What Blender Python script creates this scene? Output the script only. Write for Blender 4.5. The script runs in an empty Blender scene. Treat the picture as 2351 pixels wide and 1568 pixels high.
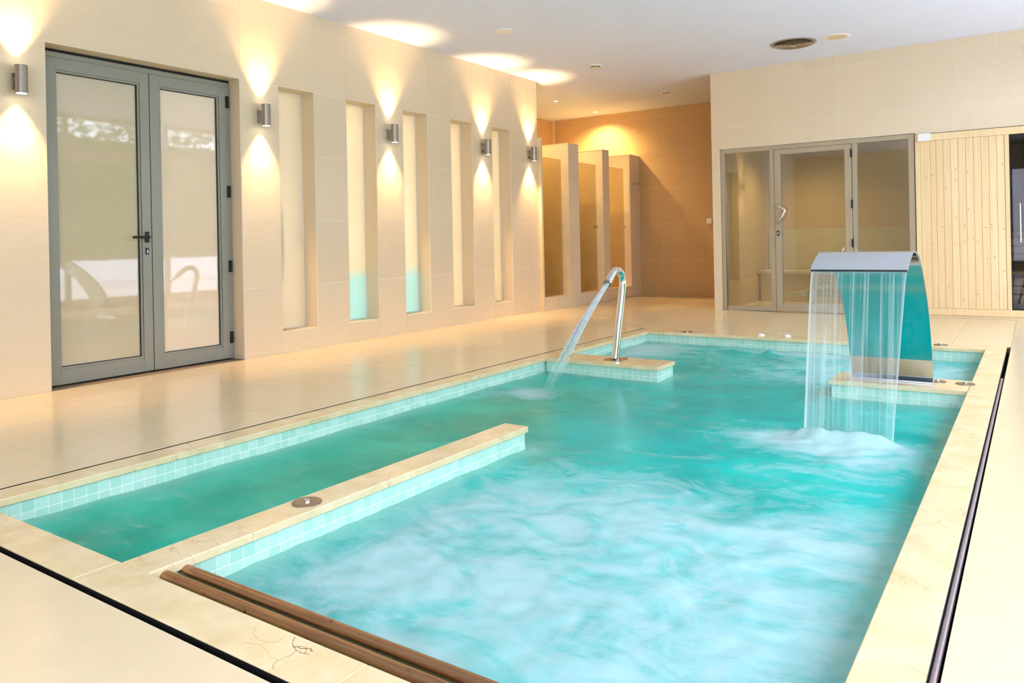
import bpy, bmesh, math, random
from mathutils import Matrix, Vector, noise
random.seed(7)
PI = math.pi
SC = bpy.context.scene
COL = SC.collection

# ------------------------------------------------------------------ camera
CAM = Vector((5.5851, -0.1367, 0.9705)); YAW = 0.6015; ROLL = 0.0201; FPX = 1752.4771
cd = bpy.data.cameras.new('camera'); cam = bpy.data.objects.new('camera', cd); COL.objects.link(cam)
fw = Vector((-math.sin(YAW), math.cos(YAW), 0)); r0 = Vector((math.cos(YAW), math.sin(YAW), 0)); u0 = Vector((0, 0, 1))
rt = r0 * math.cos(ROLL) - u0 * math.sin(ROLL); up = r0 * math.sin(ROLL) + u0 * math.cos(ROLL)
M = Matrix((rt, up, -fw)).transposed().to_4x4(); M.translation = CAM
cam.matrix_world = M
cd.sensor_width = 36; cd.sensor_fit = 'HORIZONTAL'; cd.lens = FPX / 2351 * 36
cd.shift_x = 0.0; cd.shift_y = -(784 - 552.56) / 2351; cd.clip_start = 0.02
SC.camera = cam

# ------------------------------------------------------------------ world, light, exposure
SKY_STRENGTH = 5.6
SKY_COLOR = (0.87, 0.91, 1.14, 1)
EXPOSURE = 0.45
LAMP_W = 85.0
LAMP_COLOR = (1.0, 0.60, 0.27)
w = bpy.data.worlds.new('sky'); SC.world = w; w.use_nodes = True
bg = w.node_tree.nodes['Background']; bg.inputs[0].default_value = SKY_COLOR; bg.inputs[1].default_value = SKY_STRENGTH
vs = SC.view_settings
vs.view_transform = 'Standard'; vs.look = 'None'; vs.exposure = EXPOSURE; vs.gamma = 1.0; vs.use_curve_mapping = False
SC.cycles.use_denoising = True
SC.cycles.max_bounces = 6; SC.cycles.diffuse_bounces = 4; SC.cycles.glossy_bounces = 3
SC.cycles.use_adaptive_sampling = True; SC.cycles.adaptive_threshold = 0.1; SC.cycles.adaptive_min_samples = 16
SC.cycles.transparent_max_bounces = 12; SC.cycles.sample_clamp_indirect = 6.0
SC.cycles.caustics_reflective = False; SC.cycles.caustics_refractive = False

H = 3.134            # ceiling height
YB = 9.744           # back wall plane
YC = 11.79           # corridor end wall
XR = 6.8             # glazed right wall
YFW = -2.6           # wall behind the camera
XW = -1.657          # shower side wall

# window portals (guide sampling only)
def portal(name, loc, rot, sx, sy):
    l = bpy.data.lights.new(name, 'AREA'); l.shape = 'RECTANGLE'; l.size = sx; l.size_y = sy
    l.cycles.is_portal = True
    o = bpy.data.objects.new(name, l); COL.objects.link(o); o.location = loc; o.rotation_euler = rot
portal('daylight_portal', (XR + 0.12, 3.5, 1.6), (0, PI / 2, 0), 3.0, 12.2)
portal('daylight_portal', (5.1, YFW - 0.17, 1.35), (PI / 2, 0, PI), 2.8, 2.3)

# ------------------------------------------------------------------ materials
def lin(c):
    f = lambda v: v / 12.92 if v <= 0.04045 else ((v + 0.055) / 1.055) ** 2.4
    return tuple(f(v / 255.0) for v in c) + (1.0,)

def newmat(name):
    m = bpy.data.materials.new(name); m.use_nodes = True
    nt = m.node_tree; nt.nodes.clear()
    out = nt.nodes.new('ShaderNodeOutputMaterial')
    return m, nt, out

def N(nt, t, **kw):
    n = nt.nodes.new(t)
    for k, v in kw.items():
        if k in n.inputs: n.inputs[k].default_value = v
        else: setattr(n, k, v)
    return n

def principled(nt, color, rough=0.5, metal=0.0, coat=0.0, spec=0.5, alpha=1.0):
    b = nt.nodes.new('ShaderNodeBsdfPrincipled')
    if not hasattr(color, 'is_output'): b.inputs['Base Color'].default_value = color
    else: nt.links.new(color, b.inputs['Base Color'])
    b.inputs['Roughness'].default_value = rough; b.inputs['Metallic'].default_value = metal
    b.inputs['Coat Weight'].default_value = coat; b.inputs['Specular IOR Level'].default_value = spec
    b.inputs['Coat Roughness'].default_value = 0.05; b.inputs['Alpha'].default_value = alpha
    return b

def objcoord(nt, scale=(1, 1, 1), world=False):
    if world:
        g = nt.nodes.new('ShaderNodeNewGeometry'); s = g.outputs['Position']
    else:
        t = nt.nodes.new('ShaderNodeTexCoord'); s = t.outputs['Object']
    mp = nt.nodes.new('ShaderNodeMapping'); mp.inputs['Scale'].default_value = scale
    nt.links.new(s, mp.inputs['Vector'])
    return mp.outputs['Vector']

def ramp(nt, fac, stops):
    r = nt.nodes.new('ShaderNodeValToRGB'); e = r.color_ramp.elements
    e[0].position, e[0].color = stops[0]; e[1].position, e[1].color = stops[-1]
    for p, c in stops[1:-1]:
        x = e.new(p); x.color = c
    nt.links.new(fac, r.inputs['Fac'])
    return r.outputs['Color']

def mix(nt, fac, a, b, blend='MIX'):
    m = nt.nodes.new('ShaderNodeMix'); m.data_type = 'RGBA'; m.blend_type = blend
    for i, v in ((0, fac), (6, a), (7, b)):
        if hasattr(v, 'is_output'): nt.links.new(v, m.inputs[i])
        else: m.inputs[i].default_value = v
    return m.outputs[2]

def math_(nt, op, a, b=0.0, clamp=False):
    m = nt.nodes.new('ShaderNodeMath'); m.operation = op; m.use_clamp = clamp
    for i, v in ((0, a), (1, b)):
        if hasattr(v, 'is_output'): nt.links.new(v, m.inputs[i])
        else: m.inputs[i].default_value = v
    return m.outputs[0]

def noise_(nt, vec, scale, detail=3, rough=0.5, dist=0.0):
    n = nt.nodes.new('ShaderNodeTexNoise'); n.inputs['Scale'].default_value = scale
    n.inputs['Detail'].default_value = detail; n.inputs['Roughness'].default_value = rough
    n.inputs['Distortion'].default_value = dist
    nt.links.new(vec, n.inputs['Vector'])
    return n.outputs['Fac']

def bump(nt, h, b, strength=0.1, dist=0.01):
    n = nt.nodes.new('ShaderNodeBump'); n.inputs['Strength'].default_value = strength; n.inputs['Distance'].default_value = dist
    nt.links.new(h, n.inputs['Height']); nt.links.new(n.outputs['Normal'], b.inputs['Normal'])

def simple(name, c, rough=0.5, metal=0.0, coat=0.0, spec=0.5, vary=0.0, vscale=6.0):
    m, nt, out = newmat(name); col = lin(c)
    if vary:
        n = noise_(nt, objcoord(nt, world=True), vscale, 4)
        d = tuple(v * (1 - vary) for v in col[:3]) + (1,); l = tuple(min(1, v * (1 + vary)) for v in col[:3]) + (1,)
        col = ramp(nt, n, [(0.3, d), (0.7, l)])
    b = principled(nt, col, rough, metal, coat, spec)
    nt.links.new(b.outputs[0], out.inputs[0])
    return m

def tilemat(name, c, stretch, rough=0.35, spec=0.4, amt=0.05):
    """linen-textured ceramic: fine threads stretched along one axis, slight tone shift per tile"""
    m, nt, out = newmat(name); base = lin(c)
    n1 = noise_(nt, objcoord(nt, stretch, world=True), 1.0, 3)
    oi = nt.nodes.new('ShaderNodeObjectInfo')
    d = tuple(v * (1 - amt) for v in base[:3]) + (1,); l = tuple(min(1, v * (1 + amt)) for v in base[:3]) + (1,)
    col = ramp(nt, n1, [(0.25, d), (0.75, l)])
    k = math_(nt, 'MULTIPLY', oi.outputs['Random'], 0.09)
    col = mix(nt, k, col, (0.5, 0.42, 0.30, 1))
    b = principled(nt, col, rough, 0, 0, spec); bump(nt, n1, b, 0.06, 0.004)
    nt.links.new(b.outputs[0], out.inputs[0])
    return m

MT = {}
MT['wall_tile'] = tilemat('linen_wall_tile', (228, 213, 182), (7, 7, 260))
MT['wall_body'] = simple('cream_wall_body', (222, 207, 176), 0.6)
MT['grout'] = simple('pale_grout', (250, 245, 232), 0.8)
MT['tan_grout'] = simple('tan_grout', (232, 206, 164), 0.8)
MT['tan_tile'] = tilemat('tan_wall_tile', (196, 162, 112), (7, 7, 260))
MT['floor_tile'] = tilemat('beige_floor_tile', (230, 211, 170), (9, 9, 9), 0.2, 0.5, 0.03)
MT['floor_grout'] = simple('floor_joint', (150, 132, 105), 0.8)
MT['ceiling'] = simple('ceiling_plaster', (226, 235, 255), 0.85, vary=0.01, vscale=3)
MT['black'] = simple('black_plastic', (12, 12, 12), 0.4)
MT['slot'] = simple('drain_channel_black', (6, 6, 6), 0.7)
MT['alu'] = simple('grey_green_aluminium', (150, 152, 140), 0.42, 0.15)
MT['alu_tan'] = simple('taupe_aluminium', (176, 164, 138), 0.42, 0.15)
MT['chrome'] = simple('polished_chrome', (225, 225, 225), 0.08, 1.0)
MT['steel'] = simple('brushed_steel', (176, 168, 156), 0.28, 1.0, vary=0.06, vscale=40)
MT['mirror'] = simple('mirror_steel', (205, 210, 210), 0.045, 1.0)
MT['satin'] = simple('satin_steel', (214, 218, 224), 0.22, 1.0)
MT['bronze'] = None
MT['white'] = simple('white_plastic', (240, 240, 236), 0.4)
MT['lid'] = simple('lid_steel', (160, 146, 124), 0.3, 0.85, vary=0.1, vscale=60)
MT['pool_grout'] = simple('pool_grout', (250, 252, 238), 0.7)
MT['bench'] = simple('steam_bench_stone', (196, 178, 140), 0.5, vary=0.05)
MT['darkwood'] = simple('dark_sauna_wood', (96, 66, 44), 0.6, vary=0.2, vscale=9)
MT['benchwood'] = simple('sauna_bench_wood', (206, 186, 150), 0.55, vary=0.1, vscale=9)
MT['terrace'] = simple('pale_terrace_stone', (214, 210, 204), 0.8, vary=0.05)
MT['garden_white'] = simple('white_garden_render', (236, 238, 244), 0.7)
MT['leaf'] = simple('hedge_leaf', (92, 118, 58), 0.5, vary=0.35, vscale=5)
MT['rubber'] = simple('grey_drain_rod', (150, 134, 134), 0.35, 0.3, vary=0.1, vscale=20)

def pool_tile_mat():
    m, nt, out = newmat('aqua_glass_mosaic')
    oi = nt.nodes.new('ShaderNodeObjectInfo')
    col = mix(nt, oi.outputs['Random'], lin((172, 220, 200)), lin((196, 230, 214)))
    b = principled(nt, col, 0.12, 0, 0.3, 0.6); nt.links.new(b.outputs[0], out.inputs[0])
    return m
MT['mosaic'] = pool_tile_mat()

def bronze_mat():
    m, nt, out = newmat('bronzed_steel_tube')
    v = objcoord(nt, (5, 160, 160), world=True); n = noise_(nt, v, 1.0, 3)
    v2 = objcoord(nt, (30, 30, 30), world=True); n2 = noise_(nt, v2, 1.0, 5, 0.7)
    col = ramp(nt, n, [(0.25, lin((158, 118, 86))), (0.75, lin((190, 148, 114)))])
    col = mix(nt, ramp(nt, n2, [(0.62, (0, 0, 0, 1)), (0.70, (1, 1, 1, 1))]), col, lin((80, 54, 36)))
    b = principled(nt, col, 0.26, 1.0); bump(nt, n2, b, 0.12, 0.003); nt.links.new(b.outputs[0], out.inputs[0])
    return m
MT['bronze'] = bronze_mat()

def marble_mat():
    m, nt, out = newmat('cream_marble_coping')
    v = objcoord(nt, world=True)
    n = noise_(nt, v, 7, 5, 0.6, 0.4)
    col = ramp(nt, n, [(0.3, lin((222, 198, 146))), (0.7, lin((238, 220, 176)))])
    # thin brown veins: the edges of distorted cells, only in patches
    nv = nt.nodes.new('ShaderNodeTexNoise'); nv.inputs['Scale'].default_value = 14; nv.inputs['Detail'].default_value = 4
    nt.links.new(v, nv.inputs['Vector'])
    va = nt.nodes.new('ShaderNodeVectorMath'); va.operation = 'MULTIPLY_ADD'
    va.inputs[1].default_value = (0.12, 0.12, 0.12)
    nt.links.new(nv.outputs['Color'], va.inputs[0]); nt.links.new(v, va.inputs[2])
    vo = nt.nodes.new('ShaderNodeTexVoronoi'); vo.feature = 'DISTANCE_TO_EDGE'; vo.inputs['Scale'].default_value = 6.5
    nt.links.new(va.outputs[0], vo.inputs['Vector'])
    edge = ramp(nt, vo.outputs['Distance'], [(0.0, (1, 1, 1, 1)), (0.022, (0, 0, 0, 1))])
    pm = noise_(nt, v, 2.6, 2); pm = ramp(nt, pm, [(0.52, (0, 0, 0, 1)), (0.66, (0.45, 0.45, 0.45, 1))])
    fac = mix(nt, 1.0, edge, pm, 'MULTIPLY')
    col = mix(nt, fac, col, lin((150, 104, 62)))
    b = principled(nt, col, 0.22, 0, 0.15, 0.5); nt.links.new(b.outputs[0], out.inputs[0])
    return m
MT['marble'] = marble_mat()
MT['reveal'] = simple('marble_reveal', (236, 214, 168), 0.35, vary=0.05, vscale=5)
MT['crack'] = simple('brown_crack', (116, 74, 40), 0.8)

def pine_mat():
    m, nt, out = newmat('pale_spruce_plank')
    v = objcoord(nt, (46, 46, 1.6), world=True); n = noise_(nt, v, 1.0, 4, 0.55, 0.6)
    oi = nt.nodes.new('ShaderNodeObjectInfo')
    col = ramp(nt, n, [(0.2, lin((228, 200, 146))), (0.8, lin((244, 224, 178)))])
    col = mix(nt, math_(nt, 'MULTIPLY', oi.outputs['Random'], 0.25), col, lin((228, 186, 122)))
    b = principled(nt, col, 0.5); nt.links.new(b.outputs[0], out.inputs[0])
    return m
MT['pine'] = pine_mat()
MT['knot'] = simple('pine_knot', (150, 98, 56), 0.6)

def glass_mat(name, tint, refl=1.0, ior=1.5):
    m, nt, out = newmat(name)
    t = nt.nodes.new('ShaderNodeBsdfTransparent'); t.inputs[0].default_value = tint
    g = nt.nodes.new('ShaderNodeBsdfGlossy'); g.inputs['Roughness'].default_value = 0.02
    f = nt.nodes.new('ShaderNodeFresnel'); geo = nt.nodes.new('ShaderNodeNewGeometry')
    mr = nt.nodes.new('ShaderNodeMapRange'); mr.inputs[3].default_value = ior; mr.inputs[4].default_value = 1.0 / ior
    nt.links.new(geo.outputs['Backfacing'], mr.inputs[0]); nt.links.new(mr.outputs[0], f.inputs['IOR'])   # a thin pane: same reflectance from both faces
    fac = math_(nt, 'MULTIPLY', f.outputs[0], refl, True)
    mx = nt.nodes.new('ShaderNodeMixShader'); nt.links.new(fac, mx.inputs[0])
    nt.links.new(t.outputs[0], mx.inputs[1]); nt.links.new(g.outputs[0], mx.inputs[2]); nt.links.new(mx.outputs[0], out.inputs[0])
    return m
MT['glass'] = glass_mat('clear_window_glass', (0.97, 0.98, 0.98, 1))
MT['door_glass'] = glass_mat('greenish_door_glass', (0.90, 0.94, 0.88, 1), 3.6)
MT['bronze_glass'] = glass_mat('bronze_shower_glass', (0.88, 0.82, 0.68, 1), 1.0)
MT['sauna_glass'] = glass_mat('smoked_sauna_glass', (0.74, 0.70, 0.64, 1), 0.7)

def frosted(name, c, aqua=None, z0=0.0, z1=0.1, trans=0.0, smudge=None):
    m, nt, out = newmat(name); v = objcoord(nt, world=True)
    n = noise_(nt, v, 1.8, 2)
    c0 = lin(c); col = ramp(nt, n, [(0.3, tuple(x * 0.94 for x in c0[:3]) + (1,)), (0.7, c0)])
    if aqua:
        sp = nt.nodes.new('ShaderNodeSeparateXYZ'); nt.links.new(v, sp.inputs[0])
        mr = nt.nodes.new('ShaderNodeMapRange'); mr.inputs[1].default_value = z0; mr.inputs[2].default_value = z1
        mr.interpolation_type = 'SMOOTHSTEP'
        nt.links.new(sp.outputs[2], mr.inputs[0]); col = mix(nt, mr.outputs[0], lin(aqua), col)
    if smudge:
        vm = nt.nodes.new('ShaderNodeVectorMath'); vm.operation = 'SUBTRACT'; vm.inputs[1].default_value = smudge; nt.links.new(v, vm.inputs[0])
        vs2 = nt.nodes.new('ShaderNodeVectorMath'); vs2.operation = 'MULTIPLY'; vs2.inputs[1].default_value = (0, 9.0, 1.6); nt.links.new(vm.outputs[0], vs2.inputs[0])
        ln = nt.nodes.new('ShaderNodeVectorMath'); ln.operation = 'LENGTH'; nt.links.new(vs2.outputs[0], ln.inputs[0])
        k = math_(nt, 'SUBTRACT', 1.0, math_(nt, 'ADD', ln.outputs['Value'], math_(nt, 'MULTIPLY', n, 0.3)), True)
        col = mix(nt, k, col, lin((120, 112, 100)))
    b = principled(nt, col, 0.6, 0, 1.0, 0.3); b.inputs['Coat Roughness'].default_value = 0.03; b.inputs['Coat IOR'].default_value = 1.9
    if trans:
        tl = nt.nodes.new('ShaderNodeBsdfTranslucent'); nt.links.new(col, tl.inputs[0])
        ms = nt.nodes.new('ShaderNodeMixShader'); ms.inputs[0].default_value = trans
        nt.links.new(b.outputs[0], ms.inputs[1]); nt.links.new(tl.outputs[0], ms.inputs[2]); nt.links.new(ms.outputs[0], out.inputs[0])
    else: nt.links.new(b.outputs[0], out.inputs[0])
    return m
MT['frost'] = frosted('frosted_cream_glass', (238, 224, 190), trans=0.45)
MT['frost_grey'] = frosted('frosted_grey_glass', (226, 216, 190), trans=0.42, smudge=(0, 4.45, 0.98))
MT['frost_aqua_light'] = frosted('frosted_glass_with_painted_aqua_light', (238, 226, 196), (200, 228, 216), 0.58, 0.74, 0.45)  # aqua light low in the pane, painted as a colour gradient
MT['frost_bright_reflection'] = frosted('frosted_door_glass_bright_reflection', (240, 222, 190))  # right leaf: same glass, its bright reflection put into a paler colour
MT['frost_dark_reflection'] = frosted('frosted_door_glass_dark_reflection', (206, 194, 160))  # left leaf: same glass, dark hedge reflection put into the colour

def emis(name, c, s):
    m, nt, out = newmat(name); e = nt.nodes.new('ShaderNodeEmission')
    e.inputs[0].default_value = c; e.inputs[1].default_value = s; nt.links.new(e.outputs[0], out.inputs[0]); return m
MT['bulb'] = emis('lamp_bulb', (1.0, 0.86, 0.62, 1), 12)

def water_mat():
    m, nt, out = newmat('turquoise_aerated_water')
    v = objcoord(nt, world=True)
    at = nt.nodes.new('ShaderNodeAttribute'); at.attribute_name = 'foam'
    ch = nt.nodes.new('ShaderNodeAttribute'); ch.attribute_name = 'green'
    vw = objcoord(nt, (1.0, 1.3, 1.0), world=True)
    n1 = noise_(nt, vw, 1.5, 3, 0.5, 0.5)
    n2 = noise_(nt, vw, 3.0, 9, 0.66, 1.1)
    n3 = noise_(nt, objcoord(nt, (8, 18, 8), world=True), 1.0, 7, 0.7, 1.2)
    deep = mix(nt, ch.outputs['Fac'], lin((0, 172, 162)), lin((0, 160, 132)))
    light = mix(nt, ch.outputs['Fac'], lin((0, 196, 184)), lin((36, 190, 160)))
    col = mix(nt, ramp(nt, n1, [(0.35, (0, 0, 0, 1)), (0.68, (1, 1, 1, 1))]), deep, light)
    # foam: the attribute says how much air, the noise gives its silky streaks
    s = math_(nt, 'ADD', math_(nt, 'MULTIPLY', n2, 1.45), math_(nt, 'MULTIPLY', n3, 0.42))
    s = math_(nt, 'ADD', s, at.outputs['Fac'])
    f = nt.nodes.new('ShaderNodeMapRange'); f.inputs[1].default_value = 0.98; f.inputs[2].default_value = 1.78
    f.inputs[3].default_value = 0.0; f.inputs[4].default_value = 0.9; f.interpolation_type = 'SMOOTHSTEP'
    nt.links.new(s, f.inputs[0])
    col = mix(nt, f.outputs[0], col, lin((178, 211, 209)))
    ed = nt.nodes.new('ShaderNodeAttribute'); ed.attribute_name = 'edge'
    col = mix(nt, math_(nt, 'MULTIPLY', ed.outputs['Fac'], 0.6), col, lin((168, 224, 200)))
    b = principled(nt, col, 0.2, 0, 0, 0.3); b.inputs['IOR'].default_value = 1.2
    rr = nt.nodes.new('ShaderNodeMapRange'); rr.inputs[3].default_value = 0.16; rr.inputs[4].default_value = 0.75
    nt.links.new(f.outputs[0], rr.inputs[0]); nt.links.new(rr.outputs[0], b.inputs['Roughness'])
    bump(nt, n3, b, 0.10, 0.02)
    t = nt.nodes.new('ShaderNodeBsdfTransparent'); t.inputs[0].default_value = (0.75, 0.97, 0.93, 1)
    al = nt.nodes.new('ShaderNodeMapRange'); al.inputs[3].default_value = 0.94; al.inputs[4].default_value = 0.8
    nt.links.new(ed.outputs['Fac'], al.inputs[0])
    alf = math_(nt, 'MAXIMUM', al.outputs[0], math_(nt, 'MULTIPLY', f.outputs[0], 0.75))
    mx = nt.nodes.new('ShaderNodeMixShader'); nt.links.new(alf, mx.inputs[0])
    nt.links.new(t.outputs[0], mx.inputs[1]); nt.links.new(b.outputs[0], mx.inputs[2]); nt.links.new(mx.outputs[0], out.inputs[0])
    return m
MT['water'] = water_mat()

def sheet_mat(name, thr, streak_scale, white=(0.9, 0.96, 0.97, 1), base=0.08, amp=0.75, gloss=True):
    """falling water: clear film with milky streaks along local z"""
    m, nt, out = newmat(name)
    v = objcoord(nt, streak_scale)
    n = noise_(nt, v, 1.0, 1.5, 0.5, 0.0)
    mr = nt.nodes.new('ShaderNodeMapRange'); mr.inputs[1].default_value = thr; mr.inputs[2].default_value = thr + 0.22
    mr.inputs[3].default_value = base; mr.inputs[4].default_value = base + amp; nt.links.new(n, mr.inputs[0])
    at = nt.nodes.new('ShaderNodeAttribute'); at.attribute_name = 'milk'
    fac = math_(nt, 'ADD', mr.outputs[0], at.outputs['Fac'], True)
    t = nt.nodes.new('ShaderNodeBsdfTransparent'); t.inputs[0].default_value = (0.95, 1, 0.99, 1)
    d = nt.nodes.new('ShaderNodeBsdfDiffuse'); d.inputs[0].default_value = white
    tr = nt.nodes.new('ShaderNodeBsdfTranslucent'); tr.inputs[0].default_value = white
    ms = nt.nodes.new('ShaderNodeMixShader'); ms.inputs[0].default_value = 0.45
    nt.links.new(d.outputs[0], ms.inputs[1]); nt.links.new(tr.outputs[0], ms.inputs[2])
    mx = nt.nodes.new('ShaderNodeMixShader'); nt.links.new(fac, mx.inputs[0])
    nt.links.new(t.outputs[0], mx.inputs[1]); nt.links.new(ms.outputs[0], mx.inputs[2])
    if not gloss:
        nt.links.new(mx.outputs[0], out.inputs[0]); return m
    g = nt.nodes.new('ShaderNodeBsdfGlossy'); g.inputs['Roughness'].default_value = 0.12
    fr = nt.nodes.new('ShaderNodeFresnel'); geo = nt.nodes.new('ShaderNodeNewGeometry')
    mf = nt.nodes.new('ShaderNodeMapRange'); mf.inputs[3].default_value = 1.33; mf.inputs[4].default_value = 1.0 / 1.33
    nt.links.new(geo.outputs['Backfacing'], mf.inputs[0]); nt.links.new(mf.outputs[0], fr.inputs['IOR'])
    m2 = nt.nodes.new('ShaderNodeMixShader'); nt.links.new(fr.outputs[0], m2.inputs[0])
    nt.links.new(mx.outputs[0], m2.inputs[1]); nt.links.new(g.outputs[0], m2.inputs[2]); nt.links.new(m2.outputs[0], out.inputs[0])
    return m
MT['sheet'] = sheet_mat('falling_water_sheet', 0.50, (80, 0, 0.9), base=0.04, amp=0.28)
MT['spray'] = sheet_mat('jet_spray', 0.45, (30, 30, 3), (1, 1, 1, 1), base=0.0, amp=0.1, gloss=False)

# ------------------------------------------------------------------ mesh helpers
class MB:
    def __init__(s): s.v = []; s.f = []
    def box(s, x0, x1, y0, y1, z0, z1):
        i = len(s.v)
        s.v += [(x0, y0, z0), (x1, y0, z0), (x1, y1, z0), (x0, y1, z0), (x0, y0, z1), (x1, y0, z1), (x1, y1, z1), (x0, y1, z1)]
        s.f += [tuple(i + k for k in q) for q in ((0, 3, 2, 1), (4, 5, 6, 7), (0, 1, 5, 4), (1, 2, 6, 5), (2, 3, 7, 6), (3, 0, 4, 7))]
        return s
    def tube(s, pts, r, n=16, caps=True, rads=None):
        pts = [Vector(p) for p in pts]; i0 = len(s.v); a = None
        for k, p in enumerate(pts):
            d = (pts[min(k + 1, len(pts) - 1)] - pts[max(k - 1, 0)]).normalized()
            if a is None: a = d.orthogonal().normalized()
            a = (a - d * a.dot(d)).normalized(); b = d.cross(a); rr = rads[k] if rads else r
            for j in range(n):
                t = 2 * PI * j / n; q = p + (a * math.cos(t) + b * math.sin(t)) * rr; s.v.append(tuple(q))
        for k in range(len(pts) - 1):
            for j in range(n):
                A = i0 + k * n + j; B = i0 + k * n + (j + 1) % n
                s.f.append((A, B, B + n, A + n))
        if caps:
            s.f.append(tuple(i0 + j for j in reversed(range(n)))); e = i0 + (len(pts) - 1) * n
            s.f.append(tuple(e + j for j in range(n)))
        return s
    def lathe(s, prof, c=(0, 0, 0), n=32, ring=False):
        i0 = len(s.v)
        for (r, z) in prof:
            for j in range(n):
                t = 2 * PI * j / n; s.v.append((c[0] + r * math.cos(t), c[1] + r * math.sin(t), c[2] + z))
        for k in range(len(prof) - 1):
            for j in range(n):
                A = i0 + k * n + j; B = i0 + k * n + (j + 1) % n
                s.f.append((A, B, B + n, A + n))
        if ring:
            e = i0 + (len(prof) - 1) * n
            for j in range(n): s.f.append((e + j, e + (j + 1) % n, i0 + (j + 1) % n, i0 + j))
            return s
        if prof[0][0] > 1e-6: s.f.append(tuple(i0 + j for j in reversed(range(n))))
        e = i0 + (len(prof) - 1) * n
        if prof[-1][0] > 1e-6: s.f.append(tuple(e + j for j in range(n)))
        return s
    def mesh(s, name, origin=(0, 0, 0), bevel=0.0, smooth=False):
        me = bpy.data.meshes.new(name); o = origin
        me.from_pydata([(x - o[0], y - o[1], z - o[2]) for x, y, z in s.v], [], s.f)
        if bevel:
            bm = bmesh.new(); bm.from_mesh(me)
            bmesh.ops.remove_doubles(bm, verts=bm.verts, dist=1e-6)
            bmesh.ops.bevel(bm, geom=[e for e in bm.edges if e.calc_face_angle(0) > 0.5], offset=bevel, segments=2, affect='EDGES', profile=0.5)
            bm.to_mesh(me); bm.free()
        if smooth:
            for p in me.polygons: p.use_smooth = True
            me.set_sharp_from_angle(angle=0.7)
        me.update(); return me
    def obj(s, name, mat, parent=None, bevel=0.0, smooth=False, origin=None):
        """geometry is in world coordinates; the origin is set at the parent's or at the given place"""
        if origin is None:
            if parent is not None: origin = world_loc(parent)
            else:
                xs, ys, zs = zip(*s.v); origin = ((min(xs) + max(xs)) / 2, (min(ys) + max(ys)) / 2, min(zs))
        me = s.mesh(name, origin, bevel, smooth)
        return link(name, me, mat, Vector(origin) - world_loc(parent) if parent is not None else origin, parent)

def world_loc(o):
    v = Vector((0, 0, 0))
    while o is not None:
        v = v + o.location; o = o.parent
    return v

def link(name, me, mat, loc=(0, 0, 0), parent=None, rot=None):
    if mat is not None:
        m = MT[mat] if isinstance(mat, str) else mat
        if not me.materials: me.materials.append(m)
    o = bpy.data.objects.new(name, me); COL.objects.link(o); o.location = loc
    if rot: o.rotation_euler = rot
    if parent is not None: o.parent = parent
    return o

def tag(o, label, cat, group=None, kind=None):
    o['label'] = label; o['category'] = cat
    if group: o['group'] = group
    if kind: o['kind'] = kind
    return o

def thing(name, label, cat, loc, group=None, kind=None):
    o = bpy.data.objects.new(name, None); COL.objects.link(o); o.location = loc; o.empty_display_size = 0.05
    return tag(o, label, cat, group, kind)

def copy_tree(o, parent=None):
    c = o.copy(); COL.objects.link(c); c.parent = parent
    for ch in list(o.children): copy_tree(ch, c)
    return c

TILE_CACHE = {}
def tile_piece(name, mat, parent, c, sx, sy, sz):
    """a flat piece (box) with shared mesh data; c = world centre"""
    key = (name, mat, round(sx, 4), round(sy, 4), round(sz, 4))
    if key not in TILE_CACHE:
        me = MB().box(-sx / 2, sx / 2, -sy / 2, sy / 2, -sz / 2, sz / 2).mesh(name)
        me.materials.append(MT[mat]); TILE_CACHE[key] = me
    return link(name, TILE_CACHE[key], None, Vector(c) - world_loc(parent), parent)

def subtract(cell, holes):
    """rectangles left of a cell (a0,a1,b0,b1) after cutting axis-aligned holes"""
    rects = [cell]
    for h in holes:
        nr = []
        for a0, a1, b0, b1 in rects:
            if h[0] >= a1 - 1e-4 or h[1] <= a0 + 1e-4 or h[2] >= b1 - 1e-4 or h[3] <= b0 + 1e-4: nr.append((a0, a1, b0, b1)); continue
            c0, c1 = max(a0, h[0]), min(a1, h[1])
            if h[3] < b1: nr.append((a0, a1, h[3], b1))
            if h[2] > b0: nr.append((a0, a1, b0, h[2]))
            lo, hi = max(b0, h[2]), min(b1, h[3])
            if h[0] > a0: nr.append((a0, h[0], lo, hi))
            if h[1] < a1: nr.append((h[1], a1, lo, hi))
        rects = nr
    return rects

GAP = 0.0036
def tile_wall(parent, mat, axis, plane, sign, us, vs_, holes=(), t=0.008):
    """tiles on a wall; axis 'x' = wall plane x=const (u is y), 'y' = plane y=const (u is x)"""
    for i in range(len(us) - 1):
        for j in range(len(vs_) - 1):
            for a0, a1, b0, b1 in subtract((us[i], us[i + 1], vs_[j], vs_[j + 1]), holes):
                if a1 - a0 < 0.012 or b1 - b0 < 0.012: continue
                cu, cv = (a0 + a1) / 2, (b0 + b1) / 2; su, sv = a1 - a0 - GAP, b1 - b0 - GAP
                if axis == 'x': tile_piece('tile', mat, parent, (plane - sign * (t / 2), cu, cv), t, su, sv)
                else: tile_piece('tile', mat, parent, (cu, plane - sign * (t / 2), cv), su, t, sv)

ROWS = [0.0, 0.6, 1.2, 1.8, 2.4, 3.0, H]
TW = 0.4075
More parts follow.
